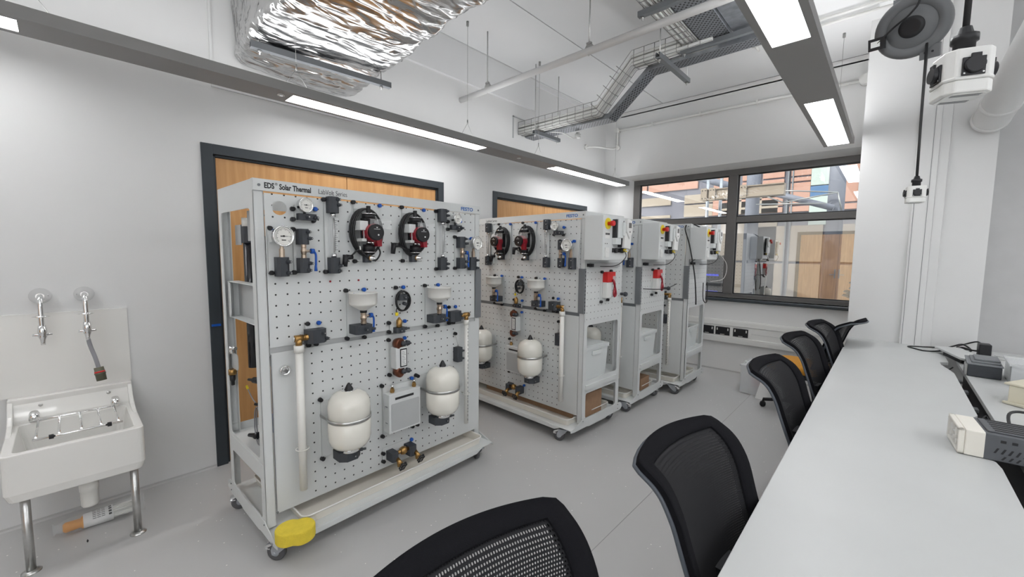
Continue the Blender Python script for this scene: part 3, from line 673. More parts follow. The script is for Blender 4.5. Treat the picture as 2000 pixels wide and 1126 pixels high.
    if i == 0:
        for u, v, a_, bk in ((.04, .05, 2.2, 1), (RL - .1, .05, 1.2, 0), (.06, .66, 2.8, 1), (RL - .1, .66, 1, 0)): caster(r, u, v, a_, bk)
    else:
        for u, v, a_, bk in ((.06, .05, 1, 0), (RL - .09, .03, (3.6, .35, .3)[i - 1], 1), (.06, .66, 2, 0), (RL - .09, .66, (1.3, .3, 1.2)[i - 1], 1)): caster(r, u, v, a_, bk)
        # end pegboard, box bracket
        MB().box(RL, RL + .004, .155, .70, .96, 1.385).build('end_pegboard', 'pegside', r)
        MB().box(RL, RL + .018, .20, .64, 1.395, 1.43).box(RL, RL + .05, .165, .19, 1.40, 1.425, 1).build('bracket_rail', ['rack2', 'black'], r)
    return r
RK = [(-2.032, .604, 91.3), (-3.205, 2.66, -2.1), (-3.165, 3.515, .3), (-3.023, 4.36, 0)]
RN = ['nearest rack', 'second rack', 'third rack', 'farthest rack']
racks = [rack(0, *RK[0], 'nearest light grey wheeled training rack with solar thermal lettering, by the sink'),
         rack(1, *RK[1], 'light grey wheeled training rack, second from the camera, facing the nearest one'),
         rack(2, *RK[2], 'light grey wheeled training rack, third from the camera, between two others'),
         rack(3, *RK[3], 'light grey wheeled training rack farthest away, next to the window wall')]
def RM(i): x, y, d = RK[i]; return Matrix.Translation((x, y, 0)) @ Matrix.Rotation(R(d), 4, 'Z')
def place(o, i, u, v, z): p = RM(i) @ Vector((u, v, z)); o.location = p; o.rotation_euler = (0, 0, R(RK[i][2]))

# ---- module helpers (local: x along the face, -y towards the viewer, z up; origin on the board)
def clip_(p, x, z): MB().cyl((x, -.003, z), (x, -.022, z), .0125, .0105, seg=8, ph=.4).build('clip', 'black', p)
def knob_(p, x, z): MB().cyl((x, -.003, z), (x, -.012, z), .008, seg=12).lathe([(.012, .0115), (.024, .0115), (.027, .009)], (x, 0, z), (0, -1, 0), 10).build('blue_knob', 'blue', p)
def plate_(p, x0, x1, z0, z1, lab=True):
    m = MB().box(x0, x1, -.010, -.007, z0, z1).box(x0, x0 + .003, -.010, -.001, z0, z1)
    m.build('backing_plate', 'rack', p, bev=.001)
    if lab: MB().box(x0 + .022, x0 + .045, -.0108, -.010, z1 - .012, z1 - .008).box(x0 + .022, x0 + .045, -.0108, -.010, z1 - .020, z1 - .017).build('printed_label', 'fblue', p)
def block_(p, x0, x1, z0, z1, y0, y1, ports=(), name='valve_block', chamf=.012):
    m = MB().prism([(x0, -y0), (x1, -y0), (x1, -y1 + chamf), (x1 - chamf, -y1), (x0 + chamf, -y1), (x0, -y1 + chamf)], z0, z1, 'xy')
    for px_, py_, pz_, dx, dy, dz, L in ports:
        d = Vector((dx, dy, dz)).normalized(); o = Vector((px_, py_, pz_))
        m.lathe([(0, .0095), (L * .5, .0095), (L * .5, .0065), (L, .0065)], o, d, 10)
        m.cyl(o + d * L, o + d * (L + .0008), .0035, seg=8, mi=1)
    return m.build(name, ['char', 'steel'], p, bev=.002)
def lever_(p, x, z, L, y=-.06):
    m = MB().cyl((x - .03, y, z), (x, y, z), .006, seg=10, mi=1).cyl((x - .003, y, z), (x + .014, y, z), .013, seg=10)
    m.tube(smooth([(x + .008, y, z + .004), (x + .02, y, z - .012), (x + .022, y, z - .035), (x + .02, y, z - L)], 5), .0055, seg=8).lathe([(0, .0055), (.03, .0085)], (x + .02, y, z - L + .025), (0, 0, -1), 8)
    m.build('lever', ['blue', 'bronze'], p)
def ballvalve_(p, x, z0, z1, y=-.05, r=.013):
    L = z1 - z0; m = MB().lathe([(0, r), (L * .22, r), (L * .24, r * .8), (L * .3, r * .95), (L * .5, r * 1.18), (L * .7, r * .95), (L * .76, r * .8), (L * .78, r), (L, r)], (x, y, z0), (0, 0, 1), 8, 0, False); m.build('ball_valve_body', 'bronze', p)
def gauge_(p, x, z, r, y=-.07, tick=24, tilt=(0, -1, 0)):
    ax = Vector(tilt).normalized()
    c = Vector((x, y, z)); T = ax.to_track_quat('Z', 'Y').to_matrix().to_4x4(); T.translation = c
    m = MB(); m.T = T
    m.lathe([(-.028, r * .92), (-.004, r * .94), (.0, r * 1.04), (.004, r * 1.04), (.006, r * .98), (.004, r * .88), (.001, r * .86)], (0, 0, 0), (0, 0, 1), 28)
    g = m.build('gauge_case', 'chrome', p)
    m = MB(); m.T = T; m.cyl((0, 0, .0012), (0, 0, .0022), r * .875, seg=28)
    f = m.build('dial', 'dial', g)
    m = MB(); m.T = T
    for k in range(tick):
        a = R(-45 + 270 * k / (tick - 1)); ca, sa = math.cos(a), math.sin(a); l = .66 if k % 4 else .58; t = r * .018
        m.add([(ca * r * l - sa * t, sa * r * l + ca * t, .0026), (ca * r * l + sa * t, sa * r * l - ca * t, .0026), (ca * r * .8 + sa * t, sa * r * .8 - ca * t, .0026), (ca * r * .8 - sa * t, sa * r * .8 + ca * t, .0026)], [(0, 1, 2, 3)])
    m.prism([(-r * .35, r * .04), (-r * .3, -r * .06), (r * .7, -r * .0)], .003, .0036, 'xy'); m.cyl((0, 0, .003), (0, 0, .005), r * .09, seg=10)
    m.box(-r * .2, r * .2, -r * .42, -r * .34, .0024, .003)
    m.build('needle_and_scale', 'ink', g)

MODS = []   # (root, u, z, template label)
def module(name, tmpl, cat, u, z, grp):
    t = thing(name, tmpl % RN[0], cat, (0, 0, 0), 0, grp); place(t, 0, u, RV0 - .003, z); MODS.append((t, u, z, tmpl)); return t

# A small pressure gauge
for k, (u, z, sgn, gx) in enumerate(((.215, 1.69, 1, 0), (1.19, 1.69, 1, -.005))):
    t = module('pressure_gauge', ('small round pressure gauge, top left corner of the %s', 'small round pressure gauge, top right corner of the %s')[k], 'gauge', u, z, 'small pressure gauges')
    plate_(t, -.04, .055, -.045, .035, False)
    for x, zz in ((-.047, .015), (-.047, -.035), (.05, -.037)): clip_(t, x, zz)
    knob_(t, .058, .022)
    block_(t, -.032, .055, -.038, -.006, .012, .045, [(.01, -.045, -.022, 0, -1, 0, .018), (.045, -.045, -.024, .3, -1, 0, .022)], 'manifold_block', .005)
    MB().cyl((0, -.03, -.006), (0, -.04, .02), .007, seg=10).build('stem', 'steel', t)
    gauge_(t, -.004, .034, .035, -.062, 20, (.15, -1, 0))
# B thermometer gauges
for k, (u, z) in enumerate(((.10, 1.50), (1.345, 1.50))):
    t = module('dial_thermometer', ('large dial thermometer above a dark block, upper left of the %s', 'large dial thermometer above a dark block, right edge of the %s')[k], 'thermometer', u, z, 'dial thermometers')
    plate_(t, -.05, .05, -.105, .11)
    if k == 0:
        for zz in (.106, -.105): clip_(t, -.037, zz)
    knob_(t, .012, .1)
    block_(t, -.025, .03, -.122, -.03, .012, .06, [(.018, -.058, -.052, .4, -1, 0, .024), (.018, -.058, -.105, .4, -1, 0, .024)])
    MB().lathe([(0, .013), (.04, .013), (.04, .009), (.085, .009)], (0, -.045, -.03), (0, 0, 1), 8, 0, False).build('stem', 'bronze', t)
    MB().box(-.045, -.005, -.05, -.02, .04, .075).build('bracket', 'rack', t)
    gauge_(t, -.008, .068, .047, -.095, 28, (.1, -1, 0))
# C isolating valves
for k, (u, z) in enumerate(((.20, 1.50), (1.24, 1.50))):
    t = module('isolating_valve', ('blue lever ball valve between two dark blocks, upper left of the %s', 'blue lever ball valve beside the right-hand thermometer of the %s')[k], 'valve', u, z, 'blue lever ball valves')
    plate_(t, -.035, .01, -.105, .11)
    for zz in (.106, -.106): clip_(t, -.034, zz)
    block_(t, -.024, .024, .032, .108, .012, .065, [(.018, -.062, .062, .5, -1, 0, .022), (.012, -.062, .094, .5, -1, 0, .02)])
    block_(t, -.024, .024, -.108, -.034, .012, .065, [(.018, -.062, -.06, .5, -1, 0, .022), (.012, -.062, -.094, .5, -1, 0, .02)])
    ballvalve_(t, 0, -.034, .032, -.045); lever_(t, .034, 0, .095, -.05)
    if k: knob_(t, .11, .1)
# D flow meters
for k, (u, z) in enumerate(((.355, 1.583), (1.08, 1.583))):
    t = module('flow_meter', ('tall glass tube flow meter left of the pumps on the %s', 'tall glass tube flow meter right of the pumps on the %s')[k], 'flow meter', u, z, 'glass tube flow meters')
    plate_(t, -.035, .01, -.19, .185, False)
    for zz in (.183, -.19): clip_(t, -.034, zz)
    for s in (1, -1):
        za, zb2 = sorted((s * .115, s * .198)); block_(t, -.025, .027, za, zb2, .012, .06, [(.018, -.057, (za + zb2) / 2, .5, -1, 0, .022), (.014, -.057, (za + zb2) / 2 + s * .028, .5, -1, 0, .02)])
        MB().cyl((0, -.035, s * .095), (0, -.035, s * .116), .014, seg=8).build('end_fitting', 'chrome', t)
    MB().box(-.016, .018, -.052, -.02, -.095, .095).build('glass_tube', 'film', t)
    m = MB()
    for j in range(15): m.box(.0, .008 if j % 2 else .014, -.0535, -.0525, -.075 + j * .0107, -.0735 + j * .0107)
    m.box(-.001, .0005, -.0535, -.0525, -.08, .085); m.build('scale_marks', 'ink', t)
    MB().cyl((.003, -.036, -.09), (.003, -.036, .09), .005, seg=8).build('float_rod', 'steel', t)
# E circulation pumps
for k, (u, z) in enumerate(((.545, 1.605), (.852, 1.605))):
    t = module('circulation_pump', ('left red circulation pump with round black front on the %s', 'right red circulation pump with round black front on the %s')[k], 'pump', u, z, 'circulation pumps')
    plate_(t, -.062, .095, -.158, .158, False)
    MB().box(-.062, -.03, -.0115, -.010, -.15, .13).build('printed_strip', 'rack2', t)
    clip_(t, -.064, .163); clip_(t, -.062, -.158); knob_(t, .092, .158)
    # cable coil
    m = MB()
    for q in range(3):
        pts = []
        for a in range(28):
            an = 2 * PI * a / 28; pts.append((.0 + (.096 - q * .005) * math.cos(an), -.028 - .011 * q, .005 + (.130 - q * .004 + .004 * math.sin(3 * an + q)) * math.sin(an)))
        m.tube(pts, .0062, seg=7, closed=True)
    if k == 0:
        m.tube(smooth([(-.05, -.055, -.08), (-.04, -.06, -.11), (.0, -.06, -.145), (.04, -.06, -.15), (.065, -.06, -.11), (.05, -.055, -.07)], 6), .005, seg=7)
        m.tube(smooth([(-.045, -.055, -.085), (-.07, -.05, -.1), (-.095, -.045, -.125)], 5), .005)
        pl = Vector((-.105, -.04, -.135))
    else:
        m.tube(smooth([(-.03, -.055, -.09), (-.07, -.05, -.085), (-.11, -.045, -.068)], 5), .005); pl = Vector((-.118, -.04, -.065))
    m.build('power_cable', 'cable', t)
    m = MB().cyl(pl + Vector((.015, 0, 0)), pl + Vector((-.02, -.0, -.0)), .012, .015, seg=12).cyl(pl + Vector((-.022, 0, .012)), pl + Vector((-.03, 0, -.05)), .016, .013, seg=12); m.build('plug', 'black', t)
    MB().box(-.058, -.052, -.062, -.05, -.095, -.075).build('cable_tie', 'paper', t) if k == 0 else None
    m = MB(); Y = -.055
    m.cyl((0, Y, .075), (0, Y, .1), .035, seg=22).cyl((0, Y, .09), (0, Y, .145), .012, seg=12).cyl((0, Y, -.105), (0, Y, -.065), .033, seg=22)
    m.build('cast_flange', 'black', t); m = MB().cyl((0, Y, .1), (0, Y, .104), .04, seg=22).cyl((0, Y, -.109), (0, Y, -.105), .038, seg=22).cyl((0, Y, -.064), (0, Y, -.045), .017, seg=6).cyl((0.012, Y - .02, -.064), (.012, Y - .02, -.045), .012, seg=6); m.build('washer', 'chrome', t)
    MB().box(-.03, .03, Y - .012, Y + .04, -.05, .08).build('pump_casing', 'black', t, bev=.006)
    m = MB().cyl((.0, Y - .01, 0), (0, Y - .065, 0), .047, seg=30).prism([(.005, -.02), (.045, -.02), (.045, -.075), (.02, -.075)], Y - .06, Y - .02, 'xz'); m.build('motor_housing', 'red', t, bev=.002)
    MB().lathe([(0, .044), (.018, .044), (.021, .041)], (0, Y - .065, 0), (0, -1, 0), 30).build('front_cap', 'black', t)
    MB().prism([(-.006, .028), (.006, .028), (0, .022)], Y - .0875, Y - .086, 'xz').box(-.018, .018, Y - .0875, Y - .086, .016, .018).cyl((.008, Y - .086, -.014), (.008, Y - .0885, -.014), .0045, seg=10).build('white_marking', 'paper', t)
    MB().box(-.075, -.028, -.10, -.035, .01, .06).box(-.05, -.044, -.09, -.085, -.04, .01).box(-.066, -.038, -.1, -.04, -.05, -.034).build('terminal_box', 'rack', t, bev=.003)
    MB().box(-.03, .10, Y - .07, Y - .068, .02, .072).box(-.03, .10, Y - .07, Y + .01, .070, .072).build('clear_guard', 'film', t)
    block_(t, -.018, .02, -.165, -.11, .012, .055, (), 'outlet_block')
    MB().lathe([(0, .013), (.018, .013), (.018, .011), (.028, .011), (.028, .006), (.045, .006)], (.005, -.052, -.14), (.25, -1, 0), 12).lathe([(.0, .0145), (.008, .0145)], (.006, -.056, -.14), (.25, -1, 0), 12, 1).build('outlet_nozzle', ['chrome', 'brass'], t)
# K cup vessels
for k, (u, z) in enumerate(((.49, 1.15), (1.015, 1.15))):
    t = module('filling_funnel', ('white funnel cup with blue valve lever, left one on the %s', 'white funnel cup with blue valve lever, right one on the %s')[k], 'funnel', u, z, 'white funnel cups')
    plate_(t, -.06, .05, -.125, .13)
    for x, zz in ((-.062, .138), (-.062, -.127), (.04, -.134)): clip_(t, x, zz)
    knob_(t, .04, .138)
    MB().lathe([(0, .016), (.003, .02), (.030, .066), (.034, .071), (.04, .0735), (.094, .0745), (.0945, .077), (.099, .077), (.099, .072), (.05, .070)], (0, -.08, .03), (0, 0, 1), 36).build('cup', 'pvc', t)
    MB().cyl((0, -.08, .018), (0, -.08, .032), .018, seg=16).cyl((0, -.08, -.055), (0, -.08, -.04), .014, seg=12).build('collar', 'black', t)
    ballvalve_(t, 0, -.042, .02, -.08, .016); lever_(t, .036, .0, .09, -.085)
    block_(t, -.05, .05, -.10, -.05, .012, .095, [(.005, -.093, -.075, .1, -1, 0, .018), (.042, -.085, -.075, .9, -1, 0, .025)], 'base_block')
# L sensor coil
t = module('sensor_coil', 'black coiled sensor lead around a black socket, centre of the %s', 'cable', .775, 1.21, 'coiled sensor leads')
clip_(t, -.035, .077); knob_(t, .013, .077)
m = MB()
for q in range(3): m.tube([((.043 + .003 * q) * math.cos(a * PI / 12), -.02 - .009 * q, -.005 + (.062 - .002 * q) * math.sin(a * PI / 12)) for a in range(24)], .0048, seg=6, closed=True)
m.build('lead', 'cable', t)
block_(t, -.028, .03, -.0, .035, .0, .05, [(.026, -.03, .015, 1, 0, 0, .025), (.0, -.048, .018, 0, -1, 0, .016)], 'socket_body')
MB().cyl((.0, -.03, .035), (0, -.03, .06), .004, seg=8).cyl((.005, -.03, -.02), (.005, -.055, -.022), .011, seg=10, mi=1).build('pin', ['steel', 'char'], t)
MB().tube(smooth([(-.04, -.03, -.04), (-.05, -.035, -.06), (-.045, -.035, -.078)], 4), .003, mi=1).box(-.055, -.04, -.04, -.03, -.09, -.07).build('yellow_connector', ['yellow', 'cable'], t)
# M air vent
t = module('air_vent', 'brass air vent under the black cable coil on the %s', 'air vent', .745, 1.05, 'brass air vents')
plate_(t, -.05, .045, -.035, .035, False)
for x, zz in ((-.056, .028), (-.056, -.027)): clip_(t, x, zz)
knob_(t, .05, .028)
block_(t, -.028, .034, -.035, -.002, .012, .055, [(.0, -.053, -.02, 0, -1, 0, .01), (.03, -.045, -.012, 1, -.4, 0, .03)], 'base_block', .008)
MB().lathe([(0, .014), (.006, .017), (.045, .017), (.048, .012), (.056, .008), (.062, .003)], (-.003, -.038, -.002), (0, 0, 1), 18).build('vent_body', 'brass', t)
# O elbows with overflow tubes
for k, (u, z, lab) in enumerate(((.24, 1.065, 'thick white overflow tube below a brass elbow, left side of the %s'), (1.17, 1.065, 'thinner white overflow tube below a brass elbow, right side of the %s'))):
    t = module('overflow_tube', lab, 'tube', u, z, 'white overflow tubes'); s = -1 if k == 0 else 1
    clip_(t, -.02, .066); knob_(t, .034, .065)
    MB().box(-.03, .03, -.01, -.007, .03, .08).build('backing_plate', 'rack', t)
    for x in (-.018, .02): clip_(t, x, -.045)
    block_(t, -.04, .055, -.03, .04, .012, .075, [(.03, -.07, .02, .2, -1, 0, .02), (.05, -.06, -.012, .6, -1, 0, .02)], 'valve_block', .02)
    X = -.08 if k == 0 else .105; xa = -.038 if k == 0 else .052
    m = MB().cyl((xa, -.05, .005), (X, -.05, .005), .0135, seg=14).lathe([(0, .016), (.012, .016)], (xa, -.05, .005), (s, 0, 0), 8, 0, False).lathe([(-.02, .0), (-.02, .0165), (.02, .0165), (.02, .0)], (X, -.05, .005), (1, 0, 0), 14).cyl((X, -.05, 0), (X, -.05, -.035), .0155, seg=14)
    m.build('elbow', 'brass', t)
    rr = .0185 if k == 0 else .0145
    m = MB().cyl((X, -.05, -.03), (X, -.05, -.065), rr + .005, seg=18).cyl((X, -.05, -.06), (X, -.05, -.775), rr, seg=18)
    tb = m.build('tube', 'pvc', t)
    m = MB().tube([(X + (rr + .012) * math.cos(a * PI / 5), -.05 + (rr + .012) * math.sin(a * PI / 5), -.56) for a in range(10)], .0025, seg=6, closed=True).tube([(X, -.05 + rr, -.56), (X, 0, -.56)], .003)
    m.build('ring_holder', 'pvc', t)
    if k == 1:
        m = MB(); random.seed(3)
        zz = -.09
        while zz > -.75:
            l = random.uniform(.006, .02); m.box(X + .001, X + .0035, -.05 - rr - .0012, -.05 - rr + .001, zz - l, zz); zz -= l + random.uniform(.004, .02)
        m.build('printed_marking', 'ink', tb)
    MB().cyl((X - .028 if k == 0 else X + .022, -.05, .005), (X - .024 if k == 0 else X + .026, -.05, .005), .016, seg=14).build('end_cap', 'chrome', t)
# Q plate heat exchanger
t = module('heat_exchanger', 'copper ended plate heat exchanger with a printed data label, centre of the %s', 'heat exchanger', .735, .868, 'plate heat exchangers')
plate_(t, -.045, .05, -.11, .11, False)
for x, zz in ((-.05, .107), (-.047, -.107)): clip_(t, x, zz)
knob_(t, .058, .105)
M['copper'] = mat('copper_enamel', (.16, .06, .035), .3, metal=.7)
for s in (1, -1): MB().lathe([(-.02, .028), (.0, .034), (.02, .036), (.024, .03)], (-.008, -.045, s * .085), (.3, -1, 0), 16).build('copper_end', 'copper', t)
MB().box(-.04, .045, -.072, -.015, -.065, .065).build('jacket', 'rack', t, bev=.004)
m = MB().box(-.012, .035, -.0745, -.072, -.055, .055, 0).box(-.006, .029, -.0755, -.0745, -.048, .048, 1)
for j in range(9): m.box(-.002, .024 - (j % 3) * .004, -.0762, -.0755, -.04 + j * .0095, -.038 + j * .0095, 0)
m.build('data_label', ['ink', 'paper'], t)
for s in (1, -1):
    for x in (.01, .04): MB().lathe([(0, .016), (.022, .014), (.022, .006), (.036, .005)], (x, -.06, s * .085), (.35, -1, 0), 12).build('port', 'char', t)
# R level sensor
t = module('level_sensor', 'small dark block hanging on a thin wire beside the overflow tube of the %s', 'sensor', 1.22, .80, 'hanging sensor blocks')
block_(t, -.022, .024, -.055, .045, .0, .05, [(.02, -.04, .02, 1, -.6, 0, .02), (.02, -.04, -.035, 1, -.6, 0, .02)], 'sensor_block', .005)
MB().tube(smooth([(-.012, -.008, .14), (-.008, -.02, .1), (.0, -.025, .06), (0, -.025, .045)], 5), .0012, seg=5).tube([(-.01, -.025, .045), (-.006, -.025, .06), (.006, -.025, .06), (.01, -.025, .045)], .0018, seg=5).build('wire', 'wire', t)
clip_(t, -.012, .14)
# S expansion vessels
for k, (u, z) in enumerate(((.372, .615), (1.0, .615))):
    t = module('expansion_vessel', ('left white expansion vessel with steel strap on the %s', 'right white expansion vessel with steel strap on the %s')[k], 'vessel', u, z, 'white expansion vessels')
    if k == 0: plate_(t, -.098, .05, -.215, .10, False)
    else: plate_(t, -.125, .03, -.12, .10, False)
    for x, zz in (((-.098, .102), (-.096, -.222)) if k == 0 else ((-.12, .102),)): clip_(t, x, zz)
    Y = -.128; r = .107
    pr = [(-.15, .03), (-.148, .055), (-.135, .085), (-.115, .1), (-.09, r), (-.0, r), (.002, r - .003), (.006, r - .003), (.008, r), (.085, r), (.115, .1), (.14, .082), (.155, .055), (.162, .03), (.163, 0)]
    MB().lathe(pr, (0, Y, 0), (0, 0, 1), 44).build('tank', 'cream', t)
    MB().lathe([(0, .024), (.008, .022), (.034, .009), (.04, .004)], (0, Y, .158), (0, 0, 1), 16).build('valve_cap', 'black', t)
    MB().lathe([(0, .038), (.003, .038)], (0, Y, .1605), (0, 0, 1), 24).build('cap_washer', 'chrome', t)
    pts = [((r + .0035) * math.cos(R(a)), Y + (r + .0035) * math.sin(R(a))) for a in range(-200, 21, 8)]
    m = MB(); z0, z1 = .01, .026
    full = [(-.105, -.012)] + pts + [(.095, -.012)]
    m.add([(x, y, z0) for x, y in full] + [(x, y, z1) for x, y in full], [(i, i + 1, len(full) + i + 1, len(full) + i) for i in range(len(full) - 1)], 0, True)
    so = m.build('strap', 'steel', t); sm_ = so.modifiers.new('thickness', 'SOLIDIFY'); sm_.thickness = .002
    MB().lathe([(0, .045), (.006, .05), (.012, .045), (.016, .05), (.02, .04)], (0, Y, -.17), (0, 0, 1), 28).build('neck_ring', 'chrome', t)
    block_(t, -.062, .055, -.215, -.165, .06, .16, [(.05, -.13, -.185, 1, -.4, 0, .035), (.01, -.158, -.195, 0, -1, 0, .008)], 'base_block', .03)
    for m_ in (): pass
# U radiator box
t = module('heater_box', 'pale grey heater box with black slot on the %s', 'heater box', .757, .54, 'grey heater boxes')
plate_(t, -.118, .12, -.15, .155, False)
for x, zz in ((-.122, .166), (-.122, -.145), (.134, .17), (.09, -.15), (.128, -.15)): clip_(t, x, zz)
knob_(t, .085, .168)
MB().box(-.112, .112, -.07, -.01, -.12, .12).build('case', 'rack', t, bev=.004)
m = MB(); m.prism(rrect(-.098, .1, -.108, .06, .008), -.0715, -.07, 'xz'); m.build('front_grille', 'rack2', t)
MB().box(-.07, .06, -.0715, -.07, .08, .094).build('slot', 'ink', t)
for x in (-.07, .085):
    MB().lathe([(0, .013), (.014, .015), (.016, .012), (.026, .012)], (x, -.04, .12), (0, 0, 1), 6, 0, False).lathe([(.026, .007), (.034, .007), (.034, .01), (.04, .01), (.046, .006)], (x, -.04, .12), (0, 0, 1), 12, 1).build('nipple', ['brass', 'chrome'], t)
for j in range(2):
    m = MB().box(-.1125, -.1118, -.052, -.03, -.06 + j * .1, -.055 + j * .1); m.build('side_vent', 'dgrey', t)
# V drain valves
t = module('drain_valve', 'brass drain taps with black handwheels, low centre of the %s', 'valve', .745, .265, 'brass drain taps')
MB().box(-.11, .10, -.01, -.007, -.04, .055).build('backing_plate', 'rack', t)
for x, zz in ((-.108, .022), (-.107, -.028)): clip_(t, x, zz)
knob_(t, .09, .045)
block_(t, -.09, -.045, -.022, .035, .012, .085, (), 'valve_block', .008); block_(t, .035, .085, -.03, .035, .012, .085, (), 'valve_block', .008)
m = MB().lathe([(-.022, .012), (-.018, .02), (.0, .026), (.018, .02), (.022, .012)], (.0, -.06, .02), (1, 0, 0), 14).cyl((-.045, -.06, .02), (.04, -.06, .02), .012, seg=12)
for x in (-.055, .075): m.cyl((x, -.07, -.005), (x + .004, -.115, -.03), .013, seg=12).cyl((x + .002, -.09, -.015), (x + .002, -.095, -.05), .011, seg=12)
m.build('tap_body', 'brass', t)
for x in (-.050, .080):
    m = MB(); a0 = Vector((x, -.13, -.038)); T = Matrix.Translation(a0) @ Vector((.1, -1, -.35)).to_track_quat('Z', 'Y').to_matrix().to_4x4(); m.T = T
    m.tube([(.024 * (1 + .14 * math.cos(6 * a * PI / 24)) * math.cos(a * PI / 24), .024 * (1 + .14 * math.cos(6 * a * PI / 24)) * math.sin(a * PI / 24), 0) for a in range(48)], .004, seg=6, closed=True)
    for a in range(3): m.cyl((-.023 * math.cos(a * PI / 3), -.023 * math.sin(a * PI / 3), 0), (.023 * math.cos(a * PI / 3), .023 * math.sin(a * PI / 3), 0), .003, seg=6)
    m.build('handwheel', 'black', t); m = MB(); m.cyl((x, -.11, -.03), a0, .006, seg=8); m.build('spindle', 'steel', t)

# copies on the other racks: (rack, [name, which]) kept to what shows
def relabel(c, tmpl, i): c['label'] = tmpl % RN[i]
for (t, u, z, tmpl) in list(MODS):
    for i in (1, 2, 3):
        if i == 1 and (u < .3): continue
        if i > 1 and u < .95: continue
        if i == 2 and t.name.startswith('pressure_gauge'): continue
        if i == 3 and not t.name.startswith(('overflow_tube', 'level_sensor')): continue
        if i == 2 and t.name.startswith(('dial_thermometer',)): pass
        c = clone(t); place(c, i, u, RV0 - .003, z); relabel(c, tmpl, i)
        if i == 1 and t.name.startswith('overflow_tube'):
            for ch in list(c.children):
                for g in list(ch.children):
                    if g.name.startswith('printed_marking'): bpy.data.objects.remove(g, do_unlink=True)
            for ch in c.children:
                if ch.name.startswith('tube'): ch.data = bpy.data.objects['tube'].data.copy(); ch.data.transform(Matrix.Translation((.185, 0, 0)))

# chrome knob lower left on the nearest rack
t = thing('chrome_rosette', 'round chrome fitting on the lower left panel of the nearest rack', 'fitting'); place(t, 0, .105, RV0 - .003, .913)
MB().lathe([(0, .024), (.004, .026), (.022, .024), (.024, .02), (.012, .017)], (0, 0, 0), (0, -1, 0), 24).build('cup', 'chrome', t)
MB().cyl((0, -.01, 0), (0, -.026, 0), .009, seg=6).build('hexagon_bolt', 'steel', t)
# little red plugs in the board
for k, u in enumerate((.347, .507)):
    o = MB().cyl((0, 0, 0), (0, -.004, 0), .0055, seg=10).build('red_plug', 'red'); place(o, 0, u, RV0 - .003, 1.341); tag(o, 'tiny dark red plug in a hole of the nearest rack, %s of two' % ('left', 'right')[k], 'plug', 'red hole plugs')

# trays, crates and boxes on the decks
def tray(i, u0, u1, v0, v1, label, h=.055):
    t = thing('drip_tray', label, 'tray', group='beige drip trays'); place(t, i, (u0 + u1) / 2, (v0 + v1) / 2, .119)
    a, b = (u1 - u0) / 2, (v1 - v0) / 2; ro = .035
    mb = MB(); n = 5; lo = rrect(-a + .012, a - .012, -b + .012, b - .012, ro - .008, n); up_ = rrect(-a, a, -b, b, ro, n); ui = rrect(-a + .006, a - .006, -b + .006, b - .006, ro - .005, n); li = rrect(-a + .018, a - .018, -b + .018, b - .018, ro - .012, n); N = len(lo)
    vs = [(x, y, .0) for x, y in lo] + [(x, y, h) for x, y in up_] + [(x, y, h) for x, y in ui] + [(x, y, .006) for x, y in li]; fs = [tuple(range(N))[::-1], tuple(range(3 * N, 4 * N))]
    for q in range(3):
        for j in range(N): k = (j + 1) % N; fs.append((q * N + j, q * N + k, (q + 1) * N + k, (q + 1) * N + j))
    mb.add(vs, fs, 0, False); mb.build('pan', 'beige', t)
    m = MB(); m.tube([(x, y, h) for x, y in rrect(-a, a, -b, b, ro, n)], .0045, seg=6, closed=True); m.build('rim', 'pvc', t)
    return t
tray(0, .135, 1.39, .040, .30, 'long shallow beige drip tray along the foot of the nearest rack', .05)
tray(0, .10, 1.36, .42, .68, 'beige drip tray at the back of the nearest rack deck', .05)
tray(1, .06, 1.385, .045, .30, 'long shallow beige drip tray along the foot of the second rack', .05)
tray(2, .06, 1.385, .045, .30, 'beige drip tray at the front foot of the third rack', .05)
tray(3, .06, 1.385, .045, .30, 'beige drip tray at the front foot of the farthest rack', .05)
tray(1, .06, 1.39, .36, .66, 'beige drip tray at the back deck of the second rack, holding a cardboard box', .05)
tray(2, .06, 1.39, .36, .66, 'beige drip tray at the back deck of the third rack, holding a low cardboard box', .05)
tray(3, .06, 1.39, .36, .66, 'beige drip tray at the back deck of the farthest rack', .04)
def crate(i, u0, u1, v0, v1, h, label, lid=True):
    t = thing('storage_crate', label, 'crate', group='pale grey storage crates'); place(t, i, (u0 + u1) / 2, (v0 + v1) / 2, .457); a, b = (u1 - u0) / 2, (v1 - v0) / 2
    mb = MB(); s = .93
    vs = [(x * a * s, y * b * s, 0) for x, y in ((-1, -1), (1, -1), (1, 1), (-1, 1))] + [(x * a, y * b, h) for x, y in ((-1, -1), (1, -1), (1, 1), (-1, 1))]
    mb.add(vs, [(3, 2, 1, 0), (0, 1, 5, 4), (1, 2, 6, 5), (2, 3, 7, 6), (3, 0, 4, 7)] + ([(4, 5, 6, 7)] if lid else [])); mb.build('tub', 'crate', t)
    ringrect(rm := MB(), (-a - .008, a + .008, -b - .008, b + .008), (-a + .004, a - .004, -b + .004, b - .004), .01, h - .012, h, 'xy'); rm.build('rim', 'crate', t)
    MB().box(a * .97, a + .012, -b * .35, b * .35, h - .055, h - .02).build('handle', 'crate', t, bev=.004)
    if lid: MB().prism(rrect(-a - .014, a + .014, -b - .014, b + .014, .02), h, h + .022, 'xy').prism(rrect(-a + .02, a - .02, -b + .02, b - .02, .02), h + .022, h + .026, 'xy').build('lid', 'crate', t, bev=.004)
    else: MB().box(-a * .8, a * .8, -b * .8, b * .5, .05, h - .02).build('contents', 'black', t)
crate(1, 1.02, 1.42, .20, .56, .26, 'lidded pale grey crate on the end shelf of the second rack')
